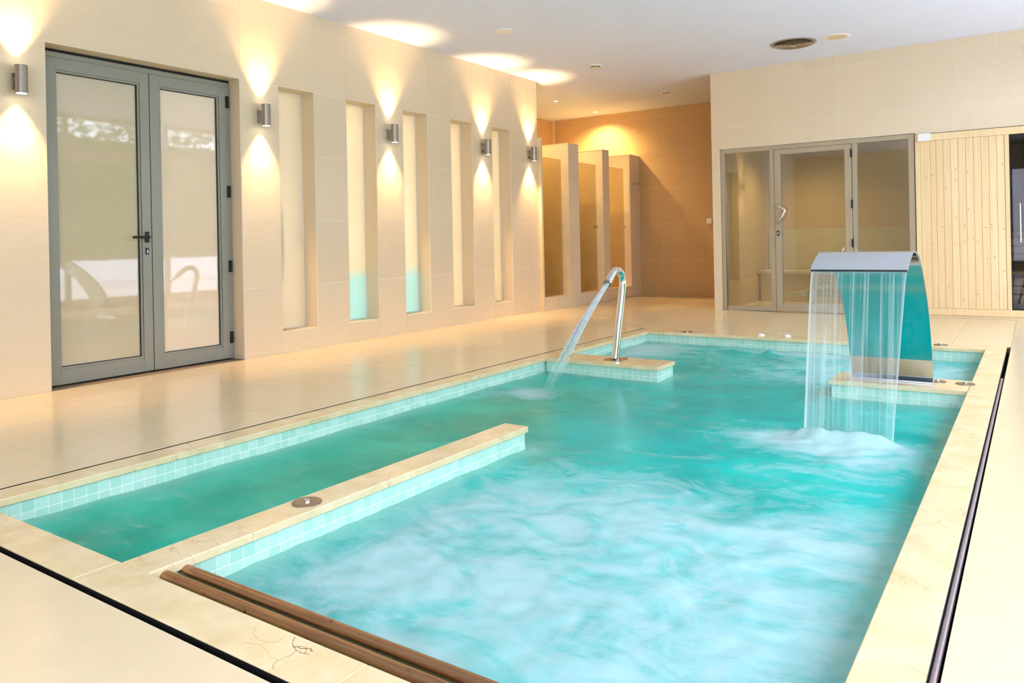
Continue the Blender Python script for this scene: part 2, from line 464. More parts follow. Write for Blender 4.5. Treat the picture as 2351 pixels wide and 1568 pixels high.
# ------------------------------------------------------------------ the room
# left wall
Y0 = 4.344
WB = 0.195; WIN = [(Y0 + TW * k, Y0 + TW * (k + 1)) for k in (0, 2, 4, 6, 8)]
DOOR1 = (2.385, 3.937)
YE = 8.66
holes = [(a, b, WB, 2.4) for a, b in WIN] + [(DOOR1[0], DOOR1[1], 0, 2.4)]
WT = 0.32
mb = MB()
ycuts = sorted({YFW, DOOR1[0], DOOR1[1], YE} | {v for ab in WIN for v in ab})
for i in range(len(ycuts) - 1):
    for a0, a1, b0, b1 in subtract((ycuts[i], ycuts[i + 1], 0, H), holes):
        mb.box(-WT, -0.0065, a0, a1, b0, b1)
wl = mb.obj('wall_left', 'wall_body', origin=(0, 3.0, 0))
tag(wl, 'long cream tiled wall with slim recessed windows and double door', 'wall', kind='structure')
us = [Y0 + TW * k for k in range(0, 11)] + [YE]
us = [0.33, 0.74, 1.147, 1.555, 1.962, DOOR1[0], 2.759, 3.166, 3.574] + [DOOR1[1]] + us
tile_wall(wl, 'wall_tile', 'x', 0.0, 1, us, ROWS, holes)
g = MB()
for a0, a1, b0, b1 in sum([subtract((ycuts[i], ycuts[i + 1], 0, H), holes) for i in range(len(ycuts) - 1)], []):
    g.box(-0.0066, -0.0022, a0, a1, b0, b1)
g.obj('grout', 'grout', wl)
# left wall behind the last pane: back closing of niches
WINDOW_LABELS = ['tall frosted niche window with smoky grey smudge nearest the double door',
                 'tall frosted niche window with aqua light painted into its foot, second from the double door',
                 'tall frosted niche window with aqua light painted into its foot, third from the double door',
                 'tall frosted niche window, fourth from the double door',
                 'tall frosted niche window nearest the shower stalls']
for i, (a, b) in enumerate(WIN):
    t = thing('window_%d' % (i + 1), WINDOW_LABELS[i], 'window', (-0.18, (a + b) / 2, WB), kind='structure')
    m = ['frost_grey', 'frost_aqua_light', 'frost_aqua_light', 'frost', 'frost'][i]
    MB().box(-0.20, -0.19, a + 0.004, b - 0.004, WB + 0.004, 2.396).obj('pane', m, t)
    fr = MB(); bw = 0.007
    fr.box(-0.19, -0.18, a + 0.001, a + bw, WB, 2.4).box(-0.19, -0.18, b - bw, b - 0.001, WB, 2.4)
    fr.box(-0.19, -0.18, a + bw, b - bw, WB + 0.001, WB + bw).box(-0.19, -0.18, a + bw, b - bw, 2.4 - bw, 2.399)
    fr.obj('bead', 'white', t)
t = MB().box(-14, -WT, YFW - 11.4, YE - 0.2, -0.25, -0.08).obj('ground_outside', 'terrace'); tag(t, 'pale paved ground outside the niche windows', 'ground', kind='structure')

# back wall (glass front and sauna are set into it)
XC = 2.05
mb = MB(); bh = [(2.16, 4.452, 0, 2.115), (4.452, 6.4, 0, 2.10)]
for a0, a1, b0, b1 in subtract((XC, XR, 0, H), bh): mb.box(a0, a1, YB + 0.0065, YB + 0.15, b0, b1)
wb = mb.obj('wall_back', 'wall_body', origin=(4.0, YB, 0))
tag(wb, 'cream tiled wall above the glass front and the sauna', 'wall', kind='structure')
g = MB()
for a0, a1, b0, b1 in subtract((XC, XR, 0, H), bh): g.box(a0, a1, YB + 0.0022, YB + 0.0066, b0, b1)
g.obj('grout', 'grout', wb)
us = [XC] + [2.403 + TW * k for k in range(0, 11)] + [XR]
tile_wall(wb, 'wall_tile', 'y', YB, -1, us, ROWS, bh)
# corridor end wall, its side walls
mb = MB().box(XW - 0.1, XC + 0.1, YC + 0.0065, YC + 0.2, 0, H)
we = mb.obj('wall_end', 'wall_body', origin=(0.2, YC, 0)); tag(we, 'tan tiled wall closing the shower corridor', 'wall', kind='structure')
MB().box(XW, XC, YC + 0.0022, YC + 0.0066, 0, H).obj('grout', 'tan_grout', we)
tile_wall(we, 'tan_tile', 'y', YC, -1, [XW + 0.05 + TW * k for k in range(0, 10)], ROWS)
ws = MB().box(XW - 0.2, XW - 0.0065, YE - 0.2, YC + 0.2, 0, H).obj('wall_showers', 'wall_body', origin=(XW, 10, 0))
tag(ws, 'tan tiled wall behind the shower stalls', 'wall', kind='structure')
MB().box(XW - 0.0066, XW - 0.0022, YE, YC, 0, H).obj('grout', 'tan_grout', ws)
tile_wall(ws, 'tan_tile', 'x', XW, 1, [YC - 0.4075 * k for k in range(8, -1, -1)], ROWS)
t = MB().box(XW, -WT, YE - 0.2, YE, 0, H).obj('wall_return', 'tan_tile'); tag(t, 'short tan wall behind the end of the long wall', 'wall', kind='structure')
t = MB().box(XC, XC + 0.12, YB + 0.15, YC + 0.2, 0, H).obj('wall_corridor', 'tan_tile'); tag(t, 'side wall of the shower corridor beside the glass front', 'wall', kind='structure')
FW0, FW1 = 3.7, 6.5
t = MB().box(-WT, FW0, YFW - 0.2, YFW, 0, H).box(FW1, XR + 0.2, YFW - 0.2, YFW, 0, H).box(FW0, FW1, YFW - 0.2, YFW, 2.5, H).box(FW0, FW1, YFW - 0.2, YFW, 0, 0.2).obj('wall_front', 'wall_body'); tag(t, 'cream wall at the near end of the hall with a window added for daylight', 'wall', kind='structure')
t = thing('window_6', 'broad unseen window added in the near end wall for daylight', 'window', ((FW0 + FW1) / 2, YFW - 0.1, 0.2), kind='structure')  # unseen window, added to let more daylight in
for k in range(2):
    MB().box(FW0 + 1.4 * k + 0.03, FW0 + 1.4 * (k + 1) - 0.03, YFW - 0.105, YFW - 0.095, 0.23, 2.47).obj('pane', 'glass', t)
for k in range(3): MB().box(FW0 + 1.4 * k - 0.03, FW0 + 1.4 * k + 0.03, YFW - 0.13, YFW - 0.07, 0.2, 2.5).obj('post', 'alu', t)
MB().box(FW0 + 0.03, FW1 - 0.03, YFW - 0.13, YFW - 0.07, 0.2, 0.23).box(FW0 + 0.03, FW1 - 0.03, YFW - 0.13, YFW - 0.07, 2.47, 2.5).obj('rail', 'alu', t)
# ceiling
t = MB().box(XW - 0.2, XR + 0.3, YFW - 0.2, YC + 0.2, H, H + 0.2).obj('ceiling', 'ceiling'); tag(t, 'smooth white plaster ceiling over the pool', 'ceiling', kind='structure')

# right wall: glazed to the garden
wr = thing('wall_right', 'glazed garden wall with grey posts and a deep transom', 'wall', (XR, 3.5, 0), kind='structure')
MB().box(XR, XR + 0.15, YFW, YB + 0.15, 0.0, 0.16).obj('sill', 'wall_body', wr)
MB().box(XR, XR + 0.15, YFW, YB + 0.15, H - 0.05, H).obj('head', 'wall_body', wr)
MB().box(XR, XR + 0.15, YFW, YB + 0.15, 2.42, 2.64).obj('transom', 'wall_body', wr)
yy = [YFW, -0.9, 0.8, 2.5, 4.2, 5.9, 7.6, YB]
for i, y in enumerate(yy): MB().box(XR + 0.02, XR + 0.10, y - 0.035, y + 0.035, 0.16, H - 0.05).obj('post', 'alu', wr)
for i in range(len(yy) - 1):
    MB().box(XR + 0.05, XR + 0.06, yy[i] + 0.035, yy[i + 1] - 0.035, 0.16, 2.42).obj('pane', 'glass', wr)
    MB().box(XR + 0.05, XR + 0.06, yy[i] + 0.035, yy[i + 1] - 0.035, 2.64, H - 0.05).obj('pane', 'glass', wr)
# garden outside
t = MB().box(XR + 0.15, 24, -14, 34, -0.25, -0.08).box(-8, XR + 0.15, -14, YFW - 0.2, -0.25, -0.08).obj('terrace', 'terrace'); tag(t, 'pale stone terrace outside the garden glazing', 'terrace', kind='structure')

# ------------------------------------------------------------------ pool dimensions
PX0, PX1, PY0, PY1 = 2.24, 5.227, 1.117, 7.205      # inner edge of the coping
CX0, CX1, CY0, CY1 = 2.095, 5.373, 0.973, 7.452      # outer edge of the coping
OV = 0.014                                           # coping overhang
SL = 0.026                                           # drain slot width
CT = 0.030                                           # coping thickness
ZW = -0.115                                          # water level
ZF = -1.15

# floor: tiles round the pool with a drain slot left open
hole = (CX0 - SL, CX1 + SL, CY0 - SL, CY1 + 0.001)
mb = MB()
for a0, a1, b0, b1 in subtract((XW - 0.2, XR + 0.15, YFW, YC + 0.2), [(CX0 - SL, CX1 + SL, CY0 - SL, CY1 + 0.001)]):
    mb.box(a0, a1, b0, b1, -0.2, -0.004)
fl = mb.obj('floor', 'floor_grout', origin=(3, 3, -0.2))
tag(fl, 'beige stone tile floor round the pool', 'floor', kind='structure')
FT = 0.56
fx = [-0.05 + 0.0]; fx = [2.073 - FT * k for k in range(3, -1, -1)]
xs = [0.0] + [x for x in fx if x > 0.05]
xs += [2.70, 3.275, 3.84, 4.40, 4.97, CX1 + SL, 5.955, 6.515, XR]
ys = [YFW] + [1.565 + FT * k for k in range(-7, 15)] + [YB]
ys = sorted(y for y in ys if y <= YB)
stall_hole = []
for i in range(len(xs) - 1):
    for j in range(len(ys) - 1):
        for a0, a1, b0, b1 in subtract((xs[i], xs[i + 1], ys[j], ys[j + 1]), [hole]):
            if a1 - a0 < 0.015 or b1 - b0 < 0.015: continue
            tile_piece('floor_tile', 'floor_tile', fl, ((a0 + a1) / 2, (b0 + b1) / 2, -0.002), a1 - a0 - 0.0016, b1 - b0 - 0.0016, 0.004)
# corridor floor
for i in range(4):
    for j in range(4):
        a0, a1 = 0.0 + i * 0.5125, (i + 1) * 0.5125; b0, b1 = YB + j * 0.5115, YB + (j + 1) * 0.5115
        tile_piece('floor_tile', 'floor_tile', fl, ((a0 + a1) / 2, (b0 + b1) / 2, -0.002), a1 - a0 - 0.0016, b1 - b0 - 0.0016, 0.004)
MB().box(XW, 0.0, YE, YC, -0.004, 0.0).obj('shower_floor', 'tan_tile', fl)
MB().box(XC, XR, YB, YC, -0.004, -0.0005).obj('room_floor', 'floor_tile', fl)
# diagonal fall joint from the far pool corner towards the showers
d0, d1 = Vector((2.073, CY1, 0)), Vector((0.17, 9.36, 0)); dn = (d1 - d0).normalized(); dp = Vector((-dn.y, dn.x, 0)) * 0.004
mb = MB(); i = [tuple(d0 + dp), tuple(d0 - dp), tuple(d1 - dp), tuple(d1 + dp)]
mb.v = [(x, y, 0.0001) for x, y, z in i] + [(x, y, 0.0009) for x, y, z in i]
mb.f = [(0, 1, 2, 3), (7, 6, 5, 4), (0, 4, 5, 1), (1, 5, 6, 2), (2, 6, 7, 3), (3, 7, 4, 0)]
mb.obj('joint', 'floor_grout', fl)
# drain channel: black trough under the slot with a grey rod on the right side
dr = thing('drain_channel', 'narrow black overflow slot running round the pool edge', 'drain', (CX0, CY0, -0.1), kind='structure')
def trough(x0, x1, y0, y1):
    MB().box(x0, x1, y0, y1, -0.09, -0.075).obj('trough', 'slot', dr)
trough(CX0 - SL, CX0, CY0 - SL, CY1); trough(CX1, CX1 + SL, CY0 - SL, CY1); trough(CX0, CX1, CY0 - SL, CY0)
MB().box(CX0 - SL, CX0 - SL + 0.001, CY0 - SL, CY1, -0.075, -0.004).obj('trough_side', 'slot', dr)
MB().box(CX1 + SL - 0.001, CX1 + SL, CY0 - SL, CY1, -0.075, -0.004).obj('trough_side', 'slot', dr)
MB().box(CX0, CX1, CY0 - SL, CY0 - SL + 0.001, -0.075, -0.004).obj('trough_side', 'slot', dr)
MB().box(CX0, CX1, CY0 - 0.0015, CY0 - 0.0002, -0.075, -0.0035).obj('trough_side', 'slot', dr)
MB().box(CX1 + 0.0002, CX1 + 0.0015, CY0 - SL, CY1, -0.075, -0.0035).obj('trough_side', 'slot', dr)
MB().box(CX0 - 0.0015, CX0 - 0.0002, CY0 - SL, CY1, -0.075, -0.0035).obj('trough_side', 'slot', dr)
MB().tube([(CX1 + 0.011, 1.2, -0.012), (CX1 + 0.011, 3.8, -0.012), (CX1 + 0.011, CY1 - 1.6, -0.012)], 0.0085, 10).obj('rod', 'rubber', dr, smooth=True)

# ------------------------------------------------------------------ pool basin
pool = thing('pool_basin', 'rectangular pool basin lined with pale aqua mosaic under cream coping', 'pool', (3.73, 4.16, ZF), kind='structure')
wx0, wx1, wy0, wy1 = PX0 - OV, PX1 + OV, PY0 - OV, PY1 + OV
mb = MB()
mb.box(CX0 - 0.0, wx0 - 0.0006, CY0, CY1, ZF, -CT); mb.box(wx1 + 0.0006, CX1, CY0, CY1, ZF, -CT)
mb.box(wx0 - 0.004, wx1 + 0.004, CY0, wy0 - 0.0006, ZF, -CT); mb.box(wx0 - 0.004, wx1 + 0.004, wy1 + 0.0006, CY1, ZF, -CT)
mb.obj('basin_wall', 'pool_grout', pool)
MB().box(CX0, CX1, CY0, CY1, ZF - 0.1, ZF).obj('basin_floor', 'mosaic', pool)
MS = 0.0508; MG = 0.0032; NR = 3
zrow = [-CT - MS * k for k in range(NR + 1)]
stuff = MB(); counts = {}
def mosaic(parent, axis, plane, sign, a0, a1, rows=NR, t=0.0046, limit=300, nr_single=2):
    n = max(1, round((a1 - a0) / MS)); st = (a1 - a0) / n
    for k in range(n):
        for r in range(rows):
            cu = a0 + st * (k + 0.5); cz = (zrow[r] + zrow[r + 1]) / 2
            c = (plane + sign * t / 2, cu, cz) if axis == 'x' else (cu, plane + sign * t / 2, cz)
            sx, sy = (t, st - MG) if axis == 'x' else (st - MG, t)
            if r < nr_single and counts.get(parent.name, 0) < limit:
                counts[parent.name] = counts.get(parent.name, 0) + 1
                tile_piece('mosaic_tile', 'mosaic', parent, c, round(sx, 4), round(sy, 4), round(MS - MG, 4))
            else:
                sz = MS - MG
                stuff.box(c[0] - sx / 2, c[0] + sx / 2, c[1] - sy / 2, c[1] + sy / 2, c[2] - sz / 2, c[2] + sz / 2)
mosaic(pool, 'x', wx0 - 0.004, 1, wy0, wy1)
mosaic(pool, 'y', wy1 + 0.004, -1, wx0, wx1)
mosaic(pool, 'y', wy0 - 0.004, 1, wx0, wx1, limit=0)
mosaic(pool, 'x', wx1 + 0.004, -1, wy0, wy1, limit=0)
# lower lining (under water) as one smooth aqua band
zb = zrow[NR]
stuff.box(wx0 - 0.004, wx0, wy0, wy1, ZF, zb).box(wx1, wx1 + 0.004, wy0, wy1, ZF, zb).box(wx0, wx1, wy1, wy1 + 0.004, ZF, zb).box(wx0, wx1, wy0 - 0.004, wy0, ZF, zb)
so = stuff.obj('mosaic_field', 'mosaic', pool); so['kind'] = 'stuff'
def coping(parent, x0, x1, y0, y1, cuts_axis=None, n=1):
    for k in range(n):
        if cuts_axis == 'x': a, b, c, d = x0 + (x1 - x0) * k / n, x0 + (x1 - x0) * (k + 1) / n, y0, y1
        elif cuts_axis == 'y': a, b, c, d = x0, x1, y0 + (y1 - y0) * k / n, y0 + (y1 - y0) * (k + 1) / n
        else: a, b, c, d = x0, x1, y0, y1
        e = 0.0004
        MB().box(a + e, b - e, c + e, d - e, -CT, 0.0).obj('coping_stone', 'marble', parent, bevel=0.003)
coping(pool, CX0, PX0, PY0, CY1, 'y', 6)
coping(pool, PX1, CX1, PY0, CY1, 'y', 6)
coping(pool, CX0, 3.225, CY0, PY0)
coping(pool, 3.225, CX1, CY0, PY0, 'x', 2)
coping(pool, PX0, PX1, PY1, CY1, 'x', 3)
# crack in the near coping stone
cr = MB()
def crack(pts, r):
    q = []; rc = random.Random(len(cr.v))
    for k in range(len(pts) - 1):
        for i in range(6):
            t = i / 6; q.append((pts[k][0] * (1 - t) + pts[k + 1][0] * t + rc.gauss(0, 0.0014), pts[k][1] * (1 - t) + pts[k + 1][1] * t + rc.gauss(0, 0.0014), 0.0001))
    cr.tube(q, r * 0.6, 5, rads=[r * (0.25 + 0.5 * rc.random()) for _ in q])
crack([(4.056, 1.108), (4.076, 1.082), (4.089, 1.075), (4.109, 1.079), (4.132, 1.089), (4.148, 1.083)], 0.0013)
crack([(4.089, 1.075), (4.112, 1.090), (4.126, 1.084), (4.140, 1.067)], 0.0010)
crack([(4.089, 1.075), (4.105, 1.070), (4.122, 1.066), (4.140, 1.067), (4.152, 1.075)], 0.0010)
crack([(4.105, 1.070), (4.116, 1.045), (4.107, 1.017), (4.113, 0.995), (4.136, 0.982)], 0.0008)
crack([(3.93, 1.09), (3.95, 1.06), (3.99, 1.05), (4.02, 1.055)], 0.0004)
crack([(3.97, 1.02), (4.01, 1.035), (4.02, 1.055), (4.04, 1.07), (4.03, 1.10)], 0.0004)
crack([(4.01, 1.035), (4.05, 1.03), (4.08, 1.012), (4.107, 1.017)], 0.0004)
cr.obj('crack', 'crack', pool)

# divider between whirlpool and side channel
DX0, DX1, DYE = 3.235, 3.385, 3.185
dv = thing('divider_wall', 'low tiled divider with marble cap jutting into the pool beside the whirlpool', 'pool wall', (3.31, 2.1, ZF))
MB().box(DX0 + OV + 0.0006, DX1 - OV - 0.0006, wy0 - 0.003, DYE - OV - 0.0006, ZF, -CT).obj('core', 'pool_grout', dv)
coping(dv, DX0, DX1, PY0, DYE, 'y', 2)
def band(parent, axis, plane, sign, a0, a1):
    m = MB(); t = 0.004
    if axis == 'x': m.box(min(plane, plane + sign * t), max(plane, plane + sign * t), a0, a1, ZF, zb)
    else: m.box(a0, a1, min(plane, plane + sign * t), max(plane, plane + sign * t), ZF, zb)
    m.obj('lower_lining', 'mosaic', parent)
stuff = MB()
mosaic(dv, 'x', DX1 - OV - 0.004, 1, wy0, DYE - OV, nr_single=3); band(dv, 'x', DX1 - OV - 0.004, 1, wy0, DYE - OV)
mosaic(dv, 'x', DX0 + OV + 0.004, -1, wy0, DYE - OV, nr_single=3); band(dv, 'x', DX0 + OV + 0.004, -1, wy0, DYE - OV)
mosaic(dv, 'y', DYE - OV - 0.004, 1, DX0 + OV, DX1 - OV, nr_single=3); band(dv, 'y', DYE - OV - 0.004, 1, DX0 + OV, DX1 - OV)
# ledges
def ledge(name, label, x0, x1, y0, y1, end):
    t = thing(name, label, 'pool ledge', ((x0 + x1) / 2, (y0 + y1) / 2, ZF))
    cx0, cx1 = (x0, x1 - OV - 0.0006) if end > 0 else (x0 + OV + 0.0006, x1)
    MB().box(cx0 + (0 if end > 0 else 0), cx1, y0 + OV + 0.0006, y1 - OV - 0.0006, ZF, -CT).obj('core', 'pool_grout', t)
    coping(t, x0, x1, y0, y1)
    ex = x1 - OV - 0.004 if end > 0 else x0 + OV + 0.004
    a0, a1 = (x0 + 0.002, x1 - OV) if end > 0 else (x0 + OV, x1 - 0.002)
    mosaic(t, 'y', y0 + OV + 0.004, -1, a0, a1, nr_single=3); band(t, 'y', y0 + OV + 0.004, -1, a0, a1)
    mosaic(t, 'y', y1 - OV - 0.004, 1, a0, a1, nr_single=3); band(t, 'y', y1 - OV - 0.004, 1, a0, a1)
    mosaic(t, 'x', ex, 1 if end > 0 else -1, y0 + OV, y1 - OV, nr_single=3); band(t, 'x', ex, 1 if end > 0 else -1, y0 + OV, y1 - OV)
    return t
ledge('jet_ledge', 'marble topped ledge carrying the curved water jet pipe', PX0 + 0.0005, 3.235, 5.19, 5.515, 1)
ledge('waterfall_ledge', 'marble topped ledge carrying the steel waterfall arch', 4.43, PX1 - 0.0005, 5.245, 5.62, -1)

# ------------------------------------------------------------------ water surface
def foam_amount(x, y):
    f = 0.0
    def g(cx, cy, sx, sy, a): return a * math.exp(-((x - cx) / sx) ** 2 - ((y - cy) / sy) ** 2)
    if x > 3.3 and y < 4.0:                                     # whirlpool
        e = min(1, max(0, (3.65 - y + 0.25 * noise.noise(Vector((x * 1.7, y * 1.7, 2)))) / 1.2)); e = e * e * (3 - 2 * e)
        f += 0.60 * e * min(1, max(0.7, (x - 3.3) / 0.35))
    f += g(4.62, 4.03, 0.45, 0.20, 0.9) + g(4.85, 3.72, 0.38, 0.26, 0.55) + g(4.72, 4.14, 0.26, 0.07, 0.8)  # foot of the sheet
    f += g(2.62, 4.38, 0.24, 0.18, 0.62) + g(2.45, 4.15, 0.3, 0.25, 0.25)                                         # foot of the jet
    if y > 5.4: f += 0.48 * min(1, (y - 5.4) / 0.4) * (0.6 + 0.4 * math.sin(x * 3.1 + 1)) + g(5.1, 6.4, 0.4, 0.8, 0.4) + g(2.5, 6.6, 0.5, 0.4, 0.3) + g(3.5, 7.1, 0.6, 0.2, 0.35)
    f += g(2.5, 1.25, 0.5, 0.25, 0.12)
    return f
def water_height(x, y, f):
    p = Vector((x * 2.2, y * 2.2, 0.3)); q = Vector((x * 7, y * 7, 4.3))
    h = 0.010 * noise.noise(p) + 0.004 * noise.noise(q)
    h += min(f, 1.3) * (0.016 * noise.noise(q * 0.8 + Vector((3, 1, 7))) + 0.010 * noise.noise(q * 2.2) + 0.006)
    # splash crest under the falling sheet
    c = math.exp(-((x - 4.72) / 0.24) ** 4 - ((y - 4.13) / 0.055) ** 2)
    h += c * (0.050 + 0.030 * noise.noise(Vector((x * 11, y * 9, 1.1))) + 0.012 * noise.noise(Vector((x * 26, y * 20, 2.1))))
    h += 0.035 * math.exp(-((x - 3.55) / 0.05) ** 2 - ((y - 7.0) / 0.06) ** 2) + 0.02 * math.exp(-((x - 3.25) / 0.12) ** 2 - ((y - 6.95) / 0.08) ** 2)
    return h
ST = 0.018
nx = int((wx1 - wx0) / ST); ny = int((wy1 - wy0) / ST)
V = []; FO = []; GR = []; ED = []
def wall_dist(x, y):
    d = min(x - wx0, wx1 - x, y - wy0, wy1 - y)
    for a, b, c, e in ((DX0, DX1, wy0, DYE), (wx0, 3.235, 5.19, 5.515), (4.43, wx1, 5.245, 5.62)):
        dx = max(a + OV - x, 0, x - b + OV); dy = max(c + OV - y, 0, y - e + OV); d = min(d, math.hypot(dx, dy))
    return d
for j in range(ny + 1):
    y = wy0 + 0.001 + (wy1 - wy0 - 0.002) * j / ny
    for i in range(nx + 1):
        x = wx0 + 0.001 + (wx1 - wx0 - 0.002) * i / nx
        f = foam_amount(x, y); V.append((x, y, ZW + water_height(x, y, f))); FO.append(f)
        ED.append(math.exp(-(wall_dist(x, y) / (0.075 + 0.05 * noise.noise(Vector((x * 3, y * 3, 9))))) ** 1.5))
        GR.append(max(0.0, min(1.0, (3.5 - x) / 0.6)) * max(0, min(1, (5.2 - y) / 1.5)))
F = []
for j in range(ny):
    yc = wy0 + (wy1 - wy0) * (j + 0.5) / ny
    for i in range(nx):
        xc = wx0 + (wx1 - wx0) * (i + 0.5) / nx
        if DX0 + 0.05 < xc < DX1 - 0.05 and yc < DYE - 0.06: continue
        if xc < 3.235 - 0.06 and 5.19 + 0.06 < yc < 5.515 - 0.06: continue
        if xc > 4.43 + 0.06 and 5.245 + 0.06 < yc < 5.62 - 0.06: continue
        a = j * (nx + 1) + i; F.append((a, a + 1, a + nx + 2, a + nx + 1))
me = bpy.data.meshes.new('pool_water'); me.from_pydata([(x - 3.73, y - 4.16, z - ZW) for x, y, z in V], [], F)
for nm, dat in (('foam', FO), ('green', GR), ('edge', ED)):
    at = me.attributes.new(nm, 'FLOAT', 'POINT'); at.data.foreach_set('value', dat)
for p in me.polygons: p.use_smooth = True
wt = link('pool_water', me, 'water', (3.73, 4.16, ZW))
tag(wt, 'turquoise pool water churned white by the whirlpool jets', 'water', kind='stuff')

# ------------------------------------------------------------------ bronze bars in the whirlpool
def bar(label, y, z):
    o = MB().tube([(3.372 + 0.001, y, z), (4.3, y, z), (wx1 - 0.001, y, z)], 0.021, 20).obj('pool_bar', 'bronze', smooth=True, origin=(4.3, y, z - 0.021))
    return tag(o, label, 'bar', 'bronzed bars across the whirlpool')
bar('bronzed metal bar across the whirlpool, the one against the near coping', 1.171, -0.032)
bar('bronzed metal bar across the whirlpool, the one nearer the foam', 1.240, -0.040)

# ------------------------------------------------------------------ steel waterfall arch
prof = [(5.443, 0.0), (5.375, 0.175), (5.27, 0.408), (5.138, 0.581), (5.03, 0.68), (4.948, 0.748), (4.836, 0.824), (4.705, 0.862), (4.575, 0.868), (4.499, 0.849), (4.389, 0.806), (4.335, 0.775)]
def resample(pr, n):
    P3 = [Vector((0, y, z)) for y, z in pr]; out = []
    for k in range(len(P3) - 1):
        p0 = P3[max(k - 1, 0)]; p1 = P3[k]; p2 = P3[k + 1]; p3 = P3[min(k + 2, len(P3) - 1)]
        for i in range(n):
            t = i / n
            out.append(0.5 * ((2 * p1) + (-p0 + p2) * t + (2 * p0 - 5 * p1 + 4 * p2 - p3) * t * t + (-p0 + 3 * p1 - 3 * p2 + p3) * t ** 3))
    out.append(P3[-1]); return out
curve = resample(prof, 5)
AX0, AX1 = 4.54, 5.03
wf = thing('steel_waterfall', 'curved stainless steel waterfall spout arching over the pool', 'waterfall', (4.8, 5.44, 0))
def shell(d0, d1, x0, x1):
    m = MB(); n = len(curve)
    for k, p in enumerate(curve):
        d = (curve[min(k + 1, n - 1)] - curve[max(k - 1, 0)]).normalized(); nn = Vector((0, d.z, -d.y))   # towards the inside (down/front)
        if nn.z > 0 and k > 8: nn = -nn
        for dd in (d0, d1):
            q = p + nn * dd
            m.v += [(x0, q.y, q.z), (x1, q.y, q.z)]
    for k in range(n - 1):
        a = 4 * k; b = a + 4
        m.f += [(a, a + 1, b + 1, b), (a + 2, b + 2, b + 3, a + 3), (a, b, b + 2, a + 2), (a + 1, a + 3, b + 3, b + 1)]
    m.f += [(0, 2, 3, 1), (4 * n - 4, 4 * n - 3, 4 * n - 1, 4 * n - 2)]
    return m
def normal_side():
    d = (curve[1] - curve[0]).normalized(); return Vector((0, d.z, -d.y))
sgn = 1 if normal_side().y < 0 else -1
def shell2(d0, d1, x0, x1):
    m = MB(); n = len(curve)
    for k, p in enumerate(curve):
        d = (curve[min(k + 1, n - 1)] - curve[max(k - 1, 0)]).normalized(); nn = Vector((0, -d.z, d.y))     # left of travel = inner side
        for dd in (d0, d1):
            q = p + nn * dd; m.v += [(x0, q.y, max(q.z, 0.0)), (x1, q.y, max(q.z, 0.0))]
    for k in range(n - 1):
        a = 4 * k; b = a + 4
        m.f += [(a, a + 1, b + 1, b), (a + 2, b + 2, b + 3, a + 3), (a, b, b + 2, a + 2), (a + 1, a + 3, b + 3, b + 1)]
    m.f += [(0, 2, 3, 1), (4 * n - 4, 4 * n - 3, 4 * n - 1, 4 * n - 2)]
    bmx = m
    return bmx
def fixn(o):
    bm = bmesh.new(); bm.from_mesh(o.data); bmesh.ops.recalc_face_normals(bm, faces=bm.faces); bm.to_mesh(o.data); bm.free()
o = shell2(0.0, 0.008, AX0, AX1).obj('outer_skin', 'satin', wf, smooth=True); fixn(o)
o = shell2(0.0085, 0.020, AX0 + 0.004, AX1 - 0.004).obj('inner_skin', 'mirror', wf, smooth=True); fixn(o)
tip = curve[-1]
MB().box(AX0 + 0.004, AX1 - 0.004, tip.y - 0.003, tip.y + 0.012, tip.z - 0.0105, tip.z - 0.0045).obj('outlet_slot', 'black', wf)
MB().box(AX0 + 0.002, AX1 - 0.002, 5.385, 5.452, 0.0, 0.010).obj('base_flange', 'satin', wf, bevel=0.002)
# the falling sheet
SX = 30; SZ = 40
V = []; MILK = []; F = []
for k in range(SZ + 1):
    s = k / SZ; z = 0.772 - 0.012 - s * 0.895; y = 4.333 - 0.20 * math.sqrt(s) * (0.35 + 0.65 * math.sqrt(s))
    for i in range(SX + 1):
        u = i / SX; x0 = AX0 + 0.006 - 0.012 * s; x1 = AX1 - 0.006 - 0.055 * s
        V.append((x0 + (x1 - x0) * u, y + 0.004 * noise.noise(Vector((u * 9, s * 0.6, 0))), z))
        e = min(u, 1 - u) * 0.46; m = 0.45 * math.exp(-(e / 0.010) ** 2) + 0.07 * s + 0.16 * math.exp(-(u / 0.22) ** 2)
        MILK.append(m)
for k in range(SZ):
    for i in range(SX):
        a = k * (SX + 1) + i; F.append((a, a + 1, a + SX + 2, a + SX + 1))
me = bpy.data.meshes.new('water_sheet'); me.from_pydata([(x - 4.8, y - 4.3, z) for x, y, z in V], [], F)
at = me.attributes.new('milk', 'FLOAT', 'POINT'); at.data.foreach_set('value', MILK)
for p in me.polygons: p.use_smooth = True
o = link('water_sheet', me, 'sheet', (4.8, 4.3, 0)); tag(o, 'clear streaked sheet of water falling from the steel waterfall', 'water')

